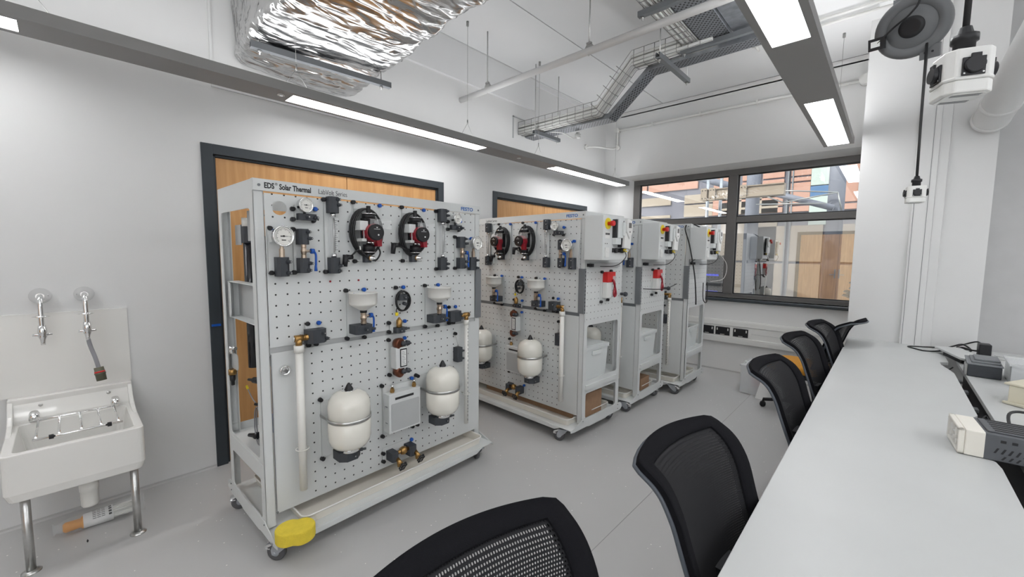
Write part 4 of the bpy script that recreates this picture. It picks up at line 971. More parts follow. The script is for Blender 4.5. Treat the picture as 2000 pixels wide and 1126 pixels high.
crate(2, 1.02, 1.42, .20, .60, .25, 'lidded pale grey crate on the end shelf of the third rack')
crate(3, 1.02, 1.42, .20, .60, .24, 'open pale grey crate with dark contents on the farthest rack shelf', False)
def carton(i, u, v, a, b, h, label, z=.127, name='cardboard_box'):
    t = MB().box(-a, a, -b, b, 0, h).build(name, 'card'); place(t, i, u, v, z); tag(t, label, 'box')
carton(1, 1.27, .40, .12, .13, .20, 'upright brown cardboard box in the bottom opening of the second rack')
carton(2, 1.27, .45, .12, .10, .12, 'low brown cardboard box in the bottom opening of the third rack')
t = MB().box(0, 1.08, -.004, 0, 0, .055).build('brown_board', 'card'); place(t, 1, .25, .20, .125); tag(t, 'strip of brown board standing in the front drip tray of the second rack', 'board')

# control boxes on the rack ends (local x = outward, y = into the rack)
def control_box(i):
    t = thing('control_box', 'light grey electrical control box on the end of the %s' % RN[i], 'control box', group='electrical control boxes'); place(t, i, RL + .005, .115, 1.455)
    H, Wd, X = .335, .375, .165
    bx_ = MB().box(0, X, 0, Wd, 0, H).build('case', 'rack', t, bev=.003)
    MB().cyl((X, .065, H - .06), (X + .004, .065, H - .06), .042, seg=28).build('warning_ring', 'yellow', t)
    MB().lathe([(0, .014), (.022, .014), (.022, .019), (.045, .021), (.05, .018)], (X + .004, .065, H - .06), (1, 0, 0), 20).build('stop_button', 'bred', t)
    MB().box(X, X + .03, .13, .165, .17, H - .025).build('slot_bay', 'ink', t)
    MB().box(X, X + .04, .155, .225, .17, H - .02).box(X, X + .035, .13, .205, .12, .17).build('controller_housing', 'crate', t, bev=.003)
    MB().cyl((X + .02, .225, .245), (X + .02, .24, .245), .02, seg=14).box(X, X + .05, .21, .245, .19, .29, 1).build('dial_knob', ['white', 'crate'], t)
    d = MB().prism([(.25, H - .015), (.32, H - .025), (.335, H - .07), (.332, H - .125), (.292, H - .165), (.252, H - .12)], X + .035, X + .06, 'yz').build('display_unit', 'white', t, bev=.004)
    MB().box(X + .06, X + .0615, .272, .312, H - .085, H - .045).cyl((X + .06, .29, H - .115), (X + .0625, .29, H - .115), .006, seg=8).build('display_screen', 'alu', d)
    MB().prism([(.225, .095), (.235, H - .12), (.255, H - .125), (.292, H - .17), (.335, H - .128), (.32, .085)], X + .03, X + .052, 'yz').build('lower_cover', 'white', t, bev=.004)
    MB().box(X, X + .03, .215, .25, .10, H - .03).build('shadow_gap', 'ink', t)
    for y in (.175, .265):
        MB().cyl((X, y, .075), (X + .02, y, .075), .02, seg=12).box(X, X + .012, y - .042, y - .03, .06, .092).build('socket', 'black', t)
    MB().box(X, X + .006, .03, .085, .022, .095).box(X + .006, X + .009, .045, .07, .06, .066).build('rocker_switch', 'white', t, bev=.001)
    m = MB().box(X, X + .001, .03, .095, .165, .215, 1)
    for q in range(3): m.box(X + .001, X + .002, .035 + q * .02, .05 + q * .02, .19, .205)
    m.build('printed_label', ['ink', 'white'], t)
    for yy in (.035, .06): MB().cyl((X, yy, .125), (X + .002, yy, .125), .004, seg=8).build('jack', 'ink', t)
    for yy in (.15, .25): MB().box(X, X + .001, yy, yy + .05, .105, .107).build('caption', 'ink', t)
    MB().cyl((X + .02, .265, .08), (X + .035, .285, .085), .006, seg=8).cyl((X + .02, .275, .07), (X + .04, .29, .068), .005, seg=8).build('yellow_plug', 'yellow', t)
    P = smooth([(X + .03, .27, .07), (X + .05, .26, .03), (X + .03, .22, -.02), (X + .0, .17, -.045), (X - .1, .13, -.05)], 6)
    MB().tube(P, .0032, seg=6).build('lead', 'cable', t)
for i in (1, 2, 3): control_box(i)
def safety_module(i):
    t = thing('red_module', 'red and white electrical module on the end panel of the %s' % RN[i], 'module', group='red and white modules'); place(t, i, RL + .005, .36, 1.12)
    MB().box(0, .004, 0, .15, 0, .23).build('backing_plate', 'rack', t)
    for y, z in ((.0, .235), (.14, .24), (.0, -.01), (.10, .0)): MB().cyl((.002, y, z), (.022, y, z), .012, seg=8).build('clip', 'black', t)
    MB().box(.004, .05, .025, .15, .15, .235).build('red_housing', 'bred', t, bev=.003)
    MB().box(.004, .045, .025, .10, .02, .15).build('socket_plate', 'white', t, bev=.003)
    MB().tube(smooth([(.055, .10, .17), (.06, .12, .14), (.055, .13, .1), (.06, .11, .06), (.055, .13, .03), (.06, .145, .05), (.058, .13, .11), (.06, .105, .15)], 6, True), .009, seg=8, closed=True).build('cable', 'red', t)
    MB().box(.051, .056, .105, .145, .12, .20).build('cover', 'tub', t)
safety_module(1); safety_module(2)
# loose cables over the farthest rack
t = MB().tube(smooth([(-1.52, 4.62, 1.80), (-1.60, 4.55, 1.835), (-1.62, 4.47, 1.78), (-1.56, 4.45, 1.6), (-1.50, 4.46, 1.3), (-1.48, 4.47, 1.08), (-1.485, 4.5, .98)], 8), .007).tube(smooth([(-1.38, 4.72, 1.54), (-1.5, 4.6, 1.48), (-1.56, 4.52, 1.43)], 6), .004)
tag(t.build('hanging_cable', 'cable'), 'thick black cable looping down over the end of the farthest rack', 'cable')
t = MB().tube(smooth([(-1.5, 4.75, 1.2), (-1.49, 4.74, 1.02), (-1.47, 4.8, .99), (-1.49, 4.86, 1.2)], 6), .005).tube(smooth([(-1.36, 4.78, 1.52), (-1.3, 4.85, 1.4), (-1.32, 4.83, 1.25), (-1.42, 4.72, 1.22)], 6), .0025, mi=1)
tag(t.build('loose_lead', ['cable', 'whitewire']), 'thin black and white leads dangling beside the farthest rack', 'cable')
t = MB().tube(smooth([(-1.75, 3.66, 1.18), (-1.6, 3.9, 1.17), (-1.62, 4.3, 1.2)], 8), .004); tag(t.build('link_cable', 'cable'), 'thin black cable strung between the third and the farthest rack', 'cable')
# black handles sticking out of the rack ends
for i in (1, 2):
    o = MB().cyl((0, 0, 0), (.03, 0, 0), .012, seg=12).lathe([(.03, .016), (.045, .022), (.06, .016)], (0, 0, 0), (1, 0, 0), 14).build('black_end_knob', 'char'); place(o, i, RL + .004, .69, 1.155); tag(o, 'round dark knob on the rear edge of the %s' % RN[i], 'knob', 'rack end knobs')

# ---- inside the open left end of the nearest rack
def RP(o, u, v, z): place(o, 0, u, v, z)
t = thing('solar_collector', 'black vertical solar absorber panel inside the nearest rack', 'solar panel'); RP(t, .05, .56, .60)
MB().box(.07, .9, -.06, -.03, .25, .98).build('absorber', 'solar', t); MB().cyl((.05, .0, .25), (.05, .0, 1.0), .03, seg=16).build('manifold_tube', 'solar', t)
MB().box(.02, .024, .03, .13, .93, 1.04).build('bracket_plate', 'rack2', t); MB().box(.03, .034, -.26, -.05, .95, 1.11).build('bracket_plate', 'rack2', t)
block_(t, .02, .07, .94, 1.04, -.03, .03, [(.045, -.03, .99, 0, -1, 0, .01)], 'end_block')
MB().cyl((.045, -.01, 1.03), (.045, -.01, 1.075), .03, seg=12).build('white_gland', 'pvc', t)
MB().tube(smooth([(.045, -.01, 1.075), (.06, .0, 1.1), (.15, .05, 1.1), (.25, .05, 1.07)], 5), .005).build('lead', 'cable', t)
MB().box(.045, .06, .044, .05, .3, .4).build('sticker', 'paper', t)
t = thing('bracket_pocket', 'light grey folded metal pocket bolted inside the open end of the nearest rack', 'bracket'); RP(t, .02, .24, 1.13)
ringrect(mb := MB(), (.0, .38, .0, .17), (.012, .368, .012, .158), .004, .0, .07, 'yz'); mb.T = None
MB().box(.05, .054, .0, .44, .0, .20).build('back_plate', 'rack2', t); mb = MB(); mb.box(0, .054, .0, .44, .0, .004).box(0, .054, .0, .44, .196, .20).box(0, .054, .436, .44, .0, .20).prism([(.44, .20), (.385, .19), (.385, .03), (.40, .0), (.44, .0)], -.003, 0, 'yz'); mb.build('pocket_flange', 'rack', t, bev=.002)
t = thing('collector_valve', 'small brass and black fitting inside the open end of the nearest rack', 'valve'); RP(t, .02, .63, .84)
MB().prism(rrect(-.07, .07, .0, .09, .02), 0, .003, 'yz').build('bracket_plate', 'rack2', t)
MB().cyl((-.01, 0, .09), (-.01, 0, .13), .012, seg=10).cyl((-.01, .0, .12), (-.01, -.08, .13), .009, seg=10).build('elbow', 'chrome', t)
MB().cyl((-.01, 0, -.03), (-.01, 0, .0), .02, seg=8).build('collar', 'brass', t); MB().lathe([(0, .016), (.03, .014), (.04, .009), (.06, .009)], (-.01, 0, -.03), (0, 0, -1), 12).build('nozzle', 'black', t)
t = thing('wire_bundle', 'coil of silver and blue leads on the shelf of the nearest rack', 'cable'); RP(t, .08, .41, .560)
m = MB()
for q in range(6): m.tube([(.01 * q - .02, (.055 - .003 * q) * math.cos(a * PI / 10) + .006 * math.sin(q * 2), .0 + (.105 - .006 * q) * math.sin(a * PI / 10)) for a in range(20)], .0035, seg=5, closed=True)
m.build('silver_coil', 'hose', t); MB().lathe([(0, .02), (.1, .024)], (.03, -.01, -.05), (0, 0, 1), 12).build('blue_sleeve', 'blue', t)
MB().tube(smooth([(.0, .03, .09), (-.01, .1, .12), (-.01, .18, .16)], 5), .003).tube(smooth([(-.01, .18, .16), (-.01, .2, .175)], 3), .006, mi=1).build('lead_end', ['hose', 'yellow'], t)
t = thing('black_nozzle', 'black funnel-shaped plug lying on the shelf of the nearest rack', 'plug'); RP(t, .05, .47, .478)
MB().lathe([(0, .01), (.05, .013), (.06, .02), (.09, .02)], (0, .06, 0), (.3, -1, .15), 12).build('body', 'black', t)
for k, (z, v) in enumerate(((.80, .43), (.685, .34))):
    o = MB().lathe([(0, .007), (.03, .008), (.035, .016), (.07, .018), (.09, .012)], (0, 0, 0), (.5, -1, 0), 12).build('black_spout', 'black'); RP(o, .05, v + .07, z); tag(o, 'black spout inside the open end of the nearest rack, %s' % ('upper of two', 'lower of two')[k], 'spout', 'black spouts')
o = MB().prism([(0, .0), (.03, -.28), (.16, -.26), (.16, .02)], 0, .02, 'yz').build('clear_bag', 'film'); RP(o, .09, .30, .93); tag(o, 'clear plastic bag hanging inside the open end of the nearest rack', 'bag')

# sponge on the deck corner
t = MB(); out = []
for a in range(40):
    th = 2 * PI * a / 40; rr = .072 - .014 * math.exp(-((math.sin(th / 2 - PI * .25)) ** 2) / .02) - .014 * math.exp(-((math.sin(th / 2 - PI * .75)) ** 2) / .02)
    out.append((1.22 * rr * math.cos(th), rr * math.sin(th)))
t.prism(out, 0, .062, 'xy'); o = t.build('sponge', 'sponge', bev=.006); place(o, 0, .075, -.012, .121); o.rotation_euler = (0, 0, R(91 + 147)); tag(o, 'yellow figure-eight sponge on the front corner of the nearest rack', 'sponge')
# ------------------------------------------------------------------ cleaner's sink on the left wall
sk = thing('cleaners_sink', 'white ceramic cleaner sink on two steel legs against the left wall', 'sink', (WX, 0, 0))
def sx(x): return x - WX
ya, yb = -.245, .232; xf = sx(-2.805)
mb = MB(); n = 5
o1 = rrect(.006, xf, ya, yb, .025, n); o0 = rrect(.006, xf - .012, ya + .012, yb - .012, .03, n)
i1 = rrect(.085, xf - .03, ya + .035, yb - .035, .03, n); i0 = rrect(.11, xf - .06, ya + .06, yb - .06, .04, n); N = len(o1)
vs = [(x, y, .358) for x, y in o0] + [(x, y, .40) for x, y in o1] + [(x, y, .583) for x, y in o1] + [(x, y, .583) for x, y in i1] + [(x, y, .43) for x, y in i0]
fs = [tuple(range(N))[::-1], tuple(range(4 * N, 5 * N))]
for q in range(4):
    for j in range(N): k = (j + 1) % N; fs.append((q * N + j, q * N + k, (q + 1) * N + k, (q + 1) * N + j))
mb.add(vs, fs, 0, False)
# raised back with swept side cheeks
mb.prism([(.006, .5), (.075, .5), (.07, .60), (.045, .68), (.045, .71), (.006, .712)], ya, yb, 'xz')
for y0, y1 in ((ya, ya + .02), (yb - .02, yb)): mb.prism([(.04, .58), (.30, .58), (.22, .59), (.15, .605), (.10, .635), (.07, .675), (.04, .70)], y0, y1, 'xz')
mb.cyl((.065, -.13, .665), (.055, -.13, .665), .009, seg=12, mi=1).cyl((.065, .13, .668), (.055, .13, .668), .009, seg=12, mi=1)
mb.build('basin', ['sink', 'steel'], sk, bev=.006)
for k, y in enumerate((-.185, .185)):
    MB().cyl((xf - .045, y, .0), (xf - .045, y, .36), .0165, seg=20).lathe([(0, .034), (.003, .034), (.012, .019)], (xf - .045, y, 0), (0, 0, 1), 20).build('leg', 'steel', sk)
g = MB()
for y in (-.155, .155): g.cyl((.05, y, .625), (.09, y, .60), .02, seg=16).cyl((.08, y, .60), (.12, y, .60), .006, seg=8)
g.cyl((.12, -.17, .60), (.12, .17, .60), .0055, seg=8).cyl((xf - .10, -.15, .602), (xf - .10, .16, .602), .0055, seg=8)
for y in (-.14, -.065, .01, .08, .145): g.cyl((.12, y, .60), (xf - .10, y, .602), .005, seg=8)
gr = g.build('hinged_grid', 'chrome', sk)
for y in (-.09, .11): MB().cyl((xf - .10, y - .008, .602), (xf - .10, y + .008, .602), .011, seg=12).build('rubber_buffer', 'black', gr)
MB().lathe([(0, .03), (-.05, .03), (-.055, .037), (-.09, .037), (-.092, .034), (-.165, .033), (-.175, .028)], (.40, .02, .358), (0, 0, 1), 20).build('waste_trap', 'pvc', sk)
sp = MB().box(WX, WX + .008, -.5 + .01, .236, .712, 1.148).box(WX, WX + .009, -.5 + .01, .236, 1.146, 1.151).build('splash_panel', 'sink'); tag(sp, 'white splash panel on the left wall behind the taps', 'panel')
for k, (y, z) in enumerate(((-.10, 1.245), (.064, 1.245))):
    t = thing('wall_tap', ('chrome wall tap on the left wall, left one of the pair, bare spout', 'chrome wall tap on the left wall, right one of the pair, with a hose')[k], 'tap', (WX, y, z), 0, 'chrome wall taps')
    MB().lathe([(0, .042), (.006, .042), (.022, .030), (.035, .018), (.05, .016)], (0, 0, 0), (1, 0, 0), 26).build('wall_flange', 'chrome', t)
    MB().tube(smooth([(.03, 0, 0), (.075, 0, -.0), (.10, 0, -.025), (.108, 0, -.09), (.11, 0, -.17)], 6), .0115, seg=14).lathe([(0, .013), (.006, .034), (.01, .013)], (.109, 0, -.095), (0, 0, -1), 24).build('pipe', 'chrome', t)
    MB().lathe([(0, .0145), (.035, .018), (.04, .018), (.045, .014), (.06, .018), (.075, .012), (.085, .01), (.105, .009)], (.11, 0, -.145), (0, 0, -1), 20).tube([(.11, -.035, -.195), (.11, 0, -.2), (.11, .035, -.195)], .006).build('tap_body', 'chrome', t)
    if k: 
        MB().tube(smooth([(.11, 0, -.24), (.115, .008, -.29), (.14, .022, -.35), (.16, .032, -.41)], 6), .0095, seg=10).build('hose', 'hose', t)
        MB().lathe([(0, .02), (.03, .021), (.032, .024), (.038, .024), (.04, .022), (.075, .021)], (.158, .031, -.40), (.18, .12, -1), 18).lathe([(.022, .0225), (.030, .0225)], (.158, .031, -.40), (.18, .12, -1), 18, 1).build('hose_end', ['olive', 'bred'], t)
# mop head in its bag, held under the sink
t = thing('mop_head', 'bagged white mop head with an orange socket lying below the sink', 'mop', (-3.10, .055, 0)); 
random.seed(5)
def mp(q, r_, a): return Vector((.0 + r_ * math.cos(a), q, .04 + r_ * math.sin(a) * .8))
MB().lathe([(-.14, .018), (-.13, .026), (-.075, .024), (-.07, .032), (-.06, .032)], (0, 0, .038), (0, 1, 0), 14).build('orange_socket', mat('orange_plastic', (.72, .30, .02), .5), t)
m = MB()
for q in range(70):
    a = random.uniform(0, 2 * PI); r0 = random.uniform(.008, .028); a2 = a + random.uniform(-.4, .4); r1 = random.uniform(.01, .042)
    m.tube([mp(-.065, r0, a), mp(.03, r0 * 1.2, (a + a2) / 2), mp(random.uniform(.10, .15), r1, a2)], .004, seg=5)
m.build('strands', 'pvc', t, kind='stuff')
m = MB().lathe([(-.065, .036), (.05, .040)], (0, 0, .041), (0, 1, 0), 20)
m.build('paper_band', 'paper', t)
m = MB()
def onband(y0, y1, a0, a1, mi=0):
    r_ = .0425; m.add([(r_ * math.cos(a), y, .041 + r_ * math.sin(a)) for a in (a0, a1) for y in (y0, y1)], [(0, 1, 3, 2)], mi)
for q in range(6):
    for w_ in range(3): onband(-.03 + w_ * .017, -.016 + w_ * .017, R(20 + q * 13), R(24 + q * 13))
for q in range(4): onband(.032, .044, R(15 + q * 20), R(28 + q * 20))
m.build('printed_text', 'ink', t)
m = MB(); NV = 22
m.lathe([(-.175, .035), (-.165, .02), (-.12, .04), (-.06, .043), (.06, .046), (.13, .052), (.165, .04), (.18, .048)], (0, 0, .043), (0, 1, 0), NV)
m.build('clear_bag', 'film', t)
o = MB().prism([(0, 0), (.02, .004), (.035, .0), (.02, -.004)], 0, .0015, 'xy').build('debris_flake', 'ink', at=(-2.97, .0, .0)); tag(o, 'tiny dark flake on the floor below the sink', 'debris')

# ------------------------------------------------------------------ benches
dk = thing('work_bench', 'long white bench top running to the column, chairs along its left side', 'bench', (0, 0, .74))
xr = .362
poly = [(-.255, .3), (xr - .012, .3), (xr - .012, 2.26), (xr - .02, 2.32), (xr - .045, 2.36), (xr - .045, 2.86), (xr - .02, 2.90), (xr, 2.96), (xr, 3.95), (xr - .012, 4.03), (xr - .045, 4.2), (xr - .045, 4.3), (xr, 4.33), (xr, 4.86), (.215, 4.998), (-.245, 4.998)]
MB().prism(poly, -.025, 0, 'xy').build('bench_top', 'desk', dk, bev=.002)
for y in (1.2, 3.1, 4.7):
    m = MB().box(-.20, -.15, y - .03, y + .03, -.74, -.06).box(.20, .25, y - .03, y + .03, -.74, -.06).box(-.22, .30, y - .02, y + .02, -.06, -.025).box(-.25, .30, y - .03, y + .03, -.74, -.72); m.build('leg_frame', 'rack', dk)
MB().box(.22, .235, .3, 4.9, -.42, -.025).build('modesty_panel', 'black', dk)
MB().box(.24, .40, .3, 4.9, -.15, -.14).box(.24, .25, .3, 4.9, -.15, -.06).build('cable_trough', 'black', dk)
d2 = thing('second_bench', 'white bench behind the near one across a dark cable gap', 'bench', (0, 0, .74))
MB().prism([(.412, .3), (1.15, .3), (1.15, 5.1), (.412, 5.1)], -.025, 0, 'xy').build('bench_top', 'desk', d2, bev=.002)
for y in (1.2, 3.1, 4.7): MB().box(.55, .60, y - .03, y + .03, -.74, -.06).box(.98, 1.03, y - .03, y + .03, -.74, -.06).box(.45, 1.1, y - .02, y + .02, -.06, -.025).build('leg_frame', 'rack', d2)
MB().box(.50, .515, .3, 4.9, -.42, -.025).build('modesty_panel', 'black', d2)
t = thing('cable_gap_flap', 'white flap lying skewed over the cable gap near the column', 'flap', (.42, 4.5, .775), R(14))
MB().prism(rrect(-.055, .10, -.22, .25, .02), 0, .016, 'xy').build('board', 'desk', t, bev=.003); MB().box(-.03, .06, -.15, .15, -.035, 0).build('hinge', 'black', t)
m = MB()
for k, (x, y) in enumerate(((.385, 3.35), (.388, 3.75), (.385, 4.05))): m.box(.362, .41, y - .03, y + .03, .66, .675)
tag(m.build('gap_brackets', 'dgrey'), 'dark grey cross brackets in the gap between the two benches', 'bracket')
for k, pts in enumerate(([(.37, 2.95, .70), (.40, 3.05, .72), (.41, 3.0, .69), (.38, 2.9, .68)], [(.37, 4.15, .74), (.345, 4.1, .71), (.39, 4.0, .66), (.40, 4.2, .62)])):
    tag(MB().tube(smooth(pts, 6), .004).build('gap_cable', 'cable'), ('loop of cable in the bench gap beside the bench power supply', 'bent black cable rising from the bench gap near the column')[k], 'cable')
# bench power supply
ps = thing('power_supply', 'grey slatted bench power supply with a cream front, lying across the bench gap', 'power supply', (.258, 2.32, .742), R(4))
Lx, Wy, Hz = .40, .20, .10
m = MB().prism([(.05, 0), (Lx, 0), (Lx, Hz), (.05, Hz)], .0, Wy, 'xz').box(.06, Lx, .02, Wy - .02, Hz, Hz + .006)
case = m.build('case', 'psu', ps, bev=.008)
m = MB()
for q in range(16):
    x = .075 + q * .018
    m.add([(x, -.001, .03), (x + .006, -.001, .03), (x + .014, -.001, .05), (x + .008, -.001, .05)], [(0, 1, 2, 3)]); m.add([(x + .02, -.001, .008), (x + .026, -.001, .008), (x + .034, -.001, .022), (x + .028, -.001, .022)], [(0, 1, 2, 3)])
for q in range(10): m.box(.09 + q * .028, .104 + q * .028, -.0012, .004, .072, .082)
for q in range(6): m.box(.08, Lx - .02, .03 + q * .026, .04 + q * .026, Hz + .0055, Hz + .0075)
m.build('vent_slots', 'ink', case)
m = MB().prism([(.0, .0), (.055, 0), (.055, Hz), (.0, Hz)], .0, Wy, 'xz'); m.box(-.018, .0, .0, .014, 0, Hz).box(-.018, .0, Wy - .014, Wy, 0, Hz).box(-.018, 0, 0, Wy, 0, .012).box(-.018, 0, 0, Wy, Hz - .012, Hz); m.build('front_bezel', 'beige', ps, bev=.004)
m = MB().box(-.004, 0, .02, Wy - .02, .015, Hz - .015, 0)
for y in (.05, .10, .15): m.cyl((-.016, y, .03), (0, y, .03), .011, seg=12, mi=1)
m.cyl((-.014, .07, .065), (0, .07, .065), .018, seg=20, mi=1); m.cyl((-.014, .14, .065), (0, .14, .065), .014, seg=20, mi=1)
m.build('control_face', ['paper', 'beige'], ps)
MB().box(-.02, -.0185, .01, Wy - .01, .01, Hz - .01).build('clear_cover', 'film', ps)
t = MB().tube(smooth([(.62, 2.75, .76), (.52, 2.90, .80), (.45, 2.88, .80), (.44, 2.80, .76), (.46, 2.7, .75)], 6), .006); tag(t.build('mains_lead', 'cable'), 'black lead arching over the bench behind the power supply', 'cable')
# equipment case, translucent tub, cream component
t = thing('equipment_case', 'low black equipment case with folded edges on the second bench', 'case', (.415, 3.92, .742), R(-3))
MB().box(0, .145, 0, .30, 0, .075).build('case', 'char', t, bev=.004); MB().box(-.005, .15, -.005, .305, .075, .084).box(.015, .14, .03, .27, .084, .096).box(.03, .14, .06, .24, .096, .108).build('stacked_covers', 'dgrey', t, bev=.003)
MB().box(-.012, .0, .02, .12, .0, .07).build('connector_end', 'steel', t)
t = thing('translucent_tub', 'translucent plastic tub with dark contents at the right end of the second bench', 'tub', (.575, 3.78, .742), R(-3))
MB().box(0, .3, 0, .3, 0, .004).box(0, .004, 0, .3, 0, .12).box(.296, .3, 0, .3, 0, .12).box(0, .3, 0, .004, 0, .12).box(0, .3, .296, .3, 0, .12).box(-.01, .31, -.01, .31, .12, .13).build('tub', 'tub', t); MB().box(.02, .28, .03, .27, .006, .09).build('contents', 'psu', t)
MB().lathe([(0, .05), (.006, .05), (.008, .04)], (.14, .12, .13), (0, 0, 1), 24).build('lid_disc', 'rack', t)
t = thing('cream_device', 'cream plastic device with winged ends on the second bench', 'device', (.50, 3.30, .742), R(-18))
MB().box(.0, .21, .0, .20, .012, .10).build('body', 'cream2', t, bev=.004)
MB().prism([(-.02, 0), (.22, -.03), (.22, .22), (.03, .24)], .10, .112, 'xy').prism([(-.02, .0), (.06, -.03), (.08, .02), (.03, .05)], 0, .014, 'xy').prism([(.14, -.05), (.22, -.04), (.21, .04), (.15, .02)], 0, .05, 'xy').build('wing', 'cream2', t, bev=.004)
MB().box(.025, .031, .03, .07, .03, .09).box(.18, .23, .0, .06, .06, .10).build('terminal', 'rail', t)
m = MB().tube(smooth([(.24, 4.70, .745), (.16, 4.83, .745), (.26, 4.90, .745), (.38, 4.88, .76), (.48, 4.87, .77), (.42, 4.78, .765), (.30, 4.72, .745), (.24, 4.70, .745)], 8), .0055)
m.tube(smooth([(.34, 4.72, .76), (.42, 4.82, .79), (.48, 4.9, .80), (.52, 4.82, .77), (.46, 4.72, .77), (.44, 4.8, .79), (.50, 4.95, .80), (.56, 4.93, .83), (.58, 4.85, .81)], 8), .006).tube(smooth([(.40, 4.8, .755), (.47, 4.86, .78), (.52, 4.78, .78), (.56, 4.84, .77), (.49, 4.92, .76), (.43, 4.86, .77)], 8), .006)
t = thing('mains_adaptor', 'black mains adaptor with a coiled black lead near the column foot', 'adaptor'); m.build('lead', 'cable', t)
MB().box(.545, .61, 4.70, 4.80, .745, .845).build('adaptor_body', 'black', t, bev=.006)
t = MB().tube(smooth([(.58, 4.68, .75), (.66, 4.62, .755), (.74, 4.66, .75), (.72, 4.76, .75), (.64, 4.82, .75)], 8), .002); tag(t.build('thin_wire', 'wire'), 'thin greenish wire loop beside the mains adaptor', 'wire')

# ------------------------------------------------------------------ task chairs (forward = +x)
PROF = [(-.165, .40), (-.185, .46), (-.205, .52), (-.235, .60), (-.265, .68), (-.292, .76), (-.315, .83), (-.342, .88), (-.368, .908), (-.398, .926), (-.448, .95)]
def task_chair(label, x, y, deg, seatmat='fabric', name='task_chair', group='black mesh-backed task chairs', mesh='meshfine'):
    t = thing(name, label, 'chair', (x, y, 0), R(deg), group)
    P = smooth([(a, 0, b) for a, b in PROF], 3); n = len(P) - 1; Wn = 28
    L = [0]
    for i in range(n): L.append(L[-1] + (P[i + 1] - P[i]).length)
    tot = L[-1]
    def hw(l):
        w_ = .203 + .035 * min(1, l / (tot * .75))
        d = tot - l; r_ = .034
        if d < r_: w_ -= r_ - math.sqrt(max(0, r_ * r_ - (r_ - d) ** 2))
        if l < .05: w_ -= .05 - math.sqrt(max(0, .05 ** 2 - (.05 - l) ** 2))
        return w_
    def pt(i, s, off=0):
        p = P[i]; tg = (P[min(i + 1, n)] - P[max(i - 1, 0)]).normalized(); nr = Vector((tg.z, 0, -tg.x))
        return Vector((p.x, s * hw(L[i]), p.z)) + Vector((.045 * s * s * min(1, hw(L[i]) / .2), 0, 0)) + nr * off
    B_ = .052
    def isframe(i, j):
        l = (L[i] + L[i + 1]) / 2; s = abs((j + .5) / Wn * 2 - 1); return (1 - s) * hw(l) < B_ or l < .06 or tot - l < .055
    fr = MB(); ms = MB(); th = .011
    idx = {}
    def vid(mb_, key, p):
        if (id(mb_), key) not in idx: idx[(id(mb_), key)] = len(mb_.v); mb_.v.append(p)
        return idx[(id(mb_), key)]
    def S(j):  # rows keep the frame band at a steady width
        return (j / Wn) * 2 - 1
    for i in range(n):
        for j in range(Wn):
            q = [(i, j), (i, j + 1), (i + 1, j + 1), (i + 1, j)]
            if isframe(i, j):
                for side in (th, -th):
                    f = [vid(fr, (a, b, side), pt(a, S(b), side)) for a, b in q]; fr.f.append(f if side > 0 else f[::-1]); fr.mi.append(0); fr.sm.append(True)
                for (a, b), (c, d), (ni, nj) in ((q[0], q[1], (i - 1, j)), (q[1], q[2], (i, j + 1)), (q[2], q[3], (i + 1, j)), (q[3], q[0], (i, j - 1))):
                    if not (0 <= ni < n and 0 <= nj < Wn) or not isframe(ni, nj):
                        fr.f.append([vid(fr, (a, b, th), 0), vid(fr, (c, d, th), 0), vid(fr, (c, d, -th), 0), vid(fr, (a, b, -th), 0)]); fr.mi.append(0); fr.sm.append(False)
            else:
                
                for lay in (.0045, .0030): ms.f.append([vid(ms, (a, b, lay), pt(a, S(b), lay)) for a, b in q]); ms.mi.append(0); ms.sm.append(True)
    fr.build('back_frame', 'fabric', t); ms.build('back_mesh', mesh, t)
    rim = [pt(i, -1, -th) for i in range(0, n + 1)] + [pt(n, -1 + 2 * j / 8, -th) for j in range(1, 9)] + [pt(i, 1, -th) for i in range(n - 1, -1, -1)]
    MB().tube(rim, .0065, seg=7).build('edge_trim', 'rail', t)
    m = MB().tube(smooth([(-.02, 0, .36), (-.17, 0, .36), (-.225, 0, .42), (-.245, 0, .55), (-.27, 0, .64)], 6), .022, seg=10).box(-.25, -.225, -.05, .05, .55, .64)
    m.build('back_support', 'black', t, bev=0)
    st = MB(); out = rrect(-.225, .245, -.24, .24, .10, 7); N = len(out)
    rows = [(.90, .425), (.99, .44), (1.0, .462), (.985, .482), (.90, .495)]; vs = []; fs = []
    for sc_, z in rows: vs += [(x_ * sc_, y_ * sc_, z) for x_, y_ in out]
    for q in range(4):
        for j in range(N): k = (j + 1) % N; fs.append((q * N + j, q * N + k, (q + 1) * N + k, (q + 1) * N + j))
    fs += [tuple(range(N))[::-1], tuple(range(4 * N, 5 * N))]; st.add(vs, fs, 0, True)
    st.build('seat', seatmat, t)
    MB().prism(rrect(-.21, .21, -.21, .21, .09, 6), .40, .427, 'xy').build('seat_shell', 'black', t, bev=.006)
    MB().box(-.08, .08, -.07, .07, .345, .40).cyl((0, 0, .10), (0, 0, .36), .025, seg=16).cyl((0, 0, .08), (0, 0, .22), .034, seg=16).tube([(.0, .05, .375), (.0, .22, .37)], .006).build('gas_column', 'black', t)
    b = MB().lathe([(0, .05), (.05, .045), (.06, .03)], (0, 0, .07), (0, 0, 1), 16)
    for k in range(5):
        a = R(20 + 72 * k); ca, sa = math.cos(a), math.sin(a)
        b.tube([(ca * .03, sa * .03, .10), (ca * .17, sa * .17, .092), (ca * .29, sa * .29, .072)], .017, seg=8)
    bs = b.build('star_base', 'black', t)
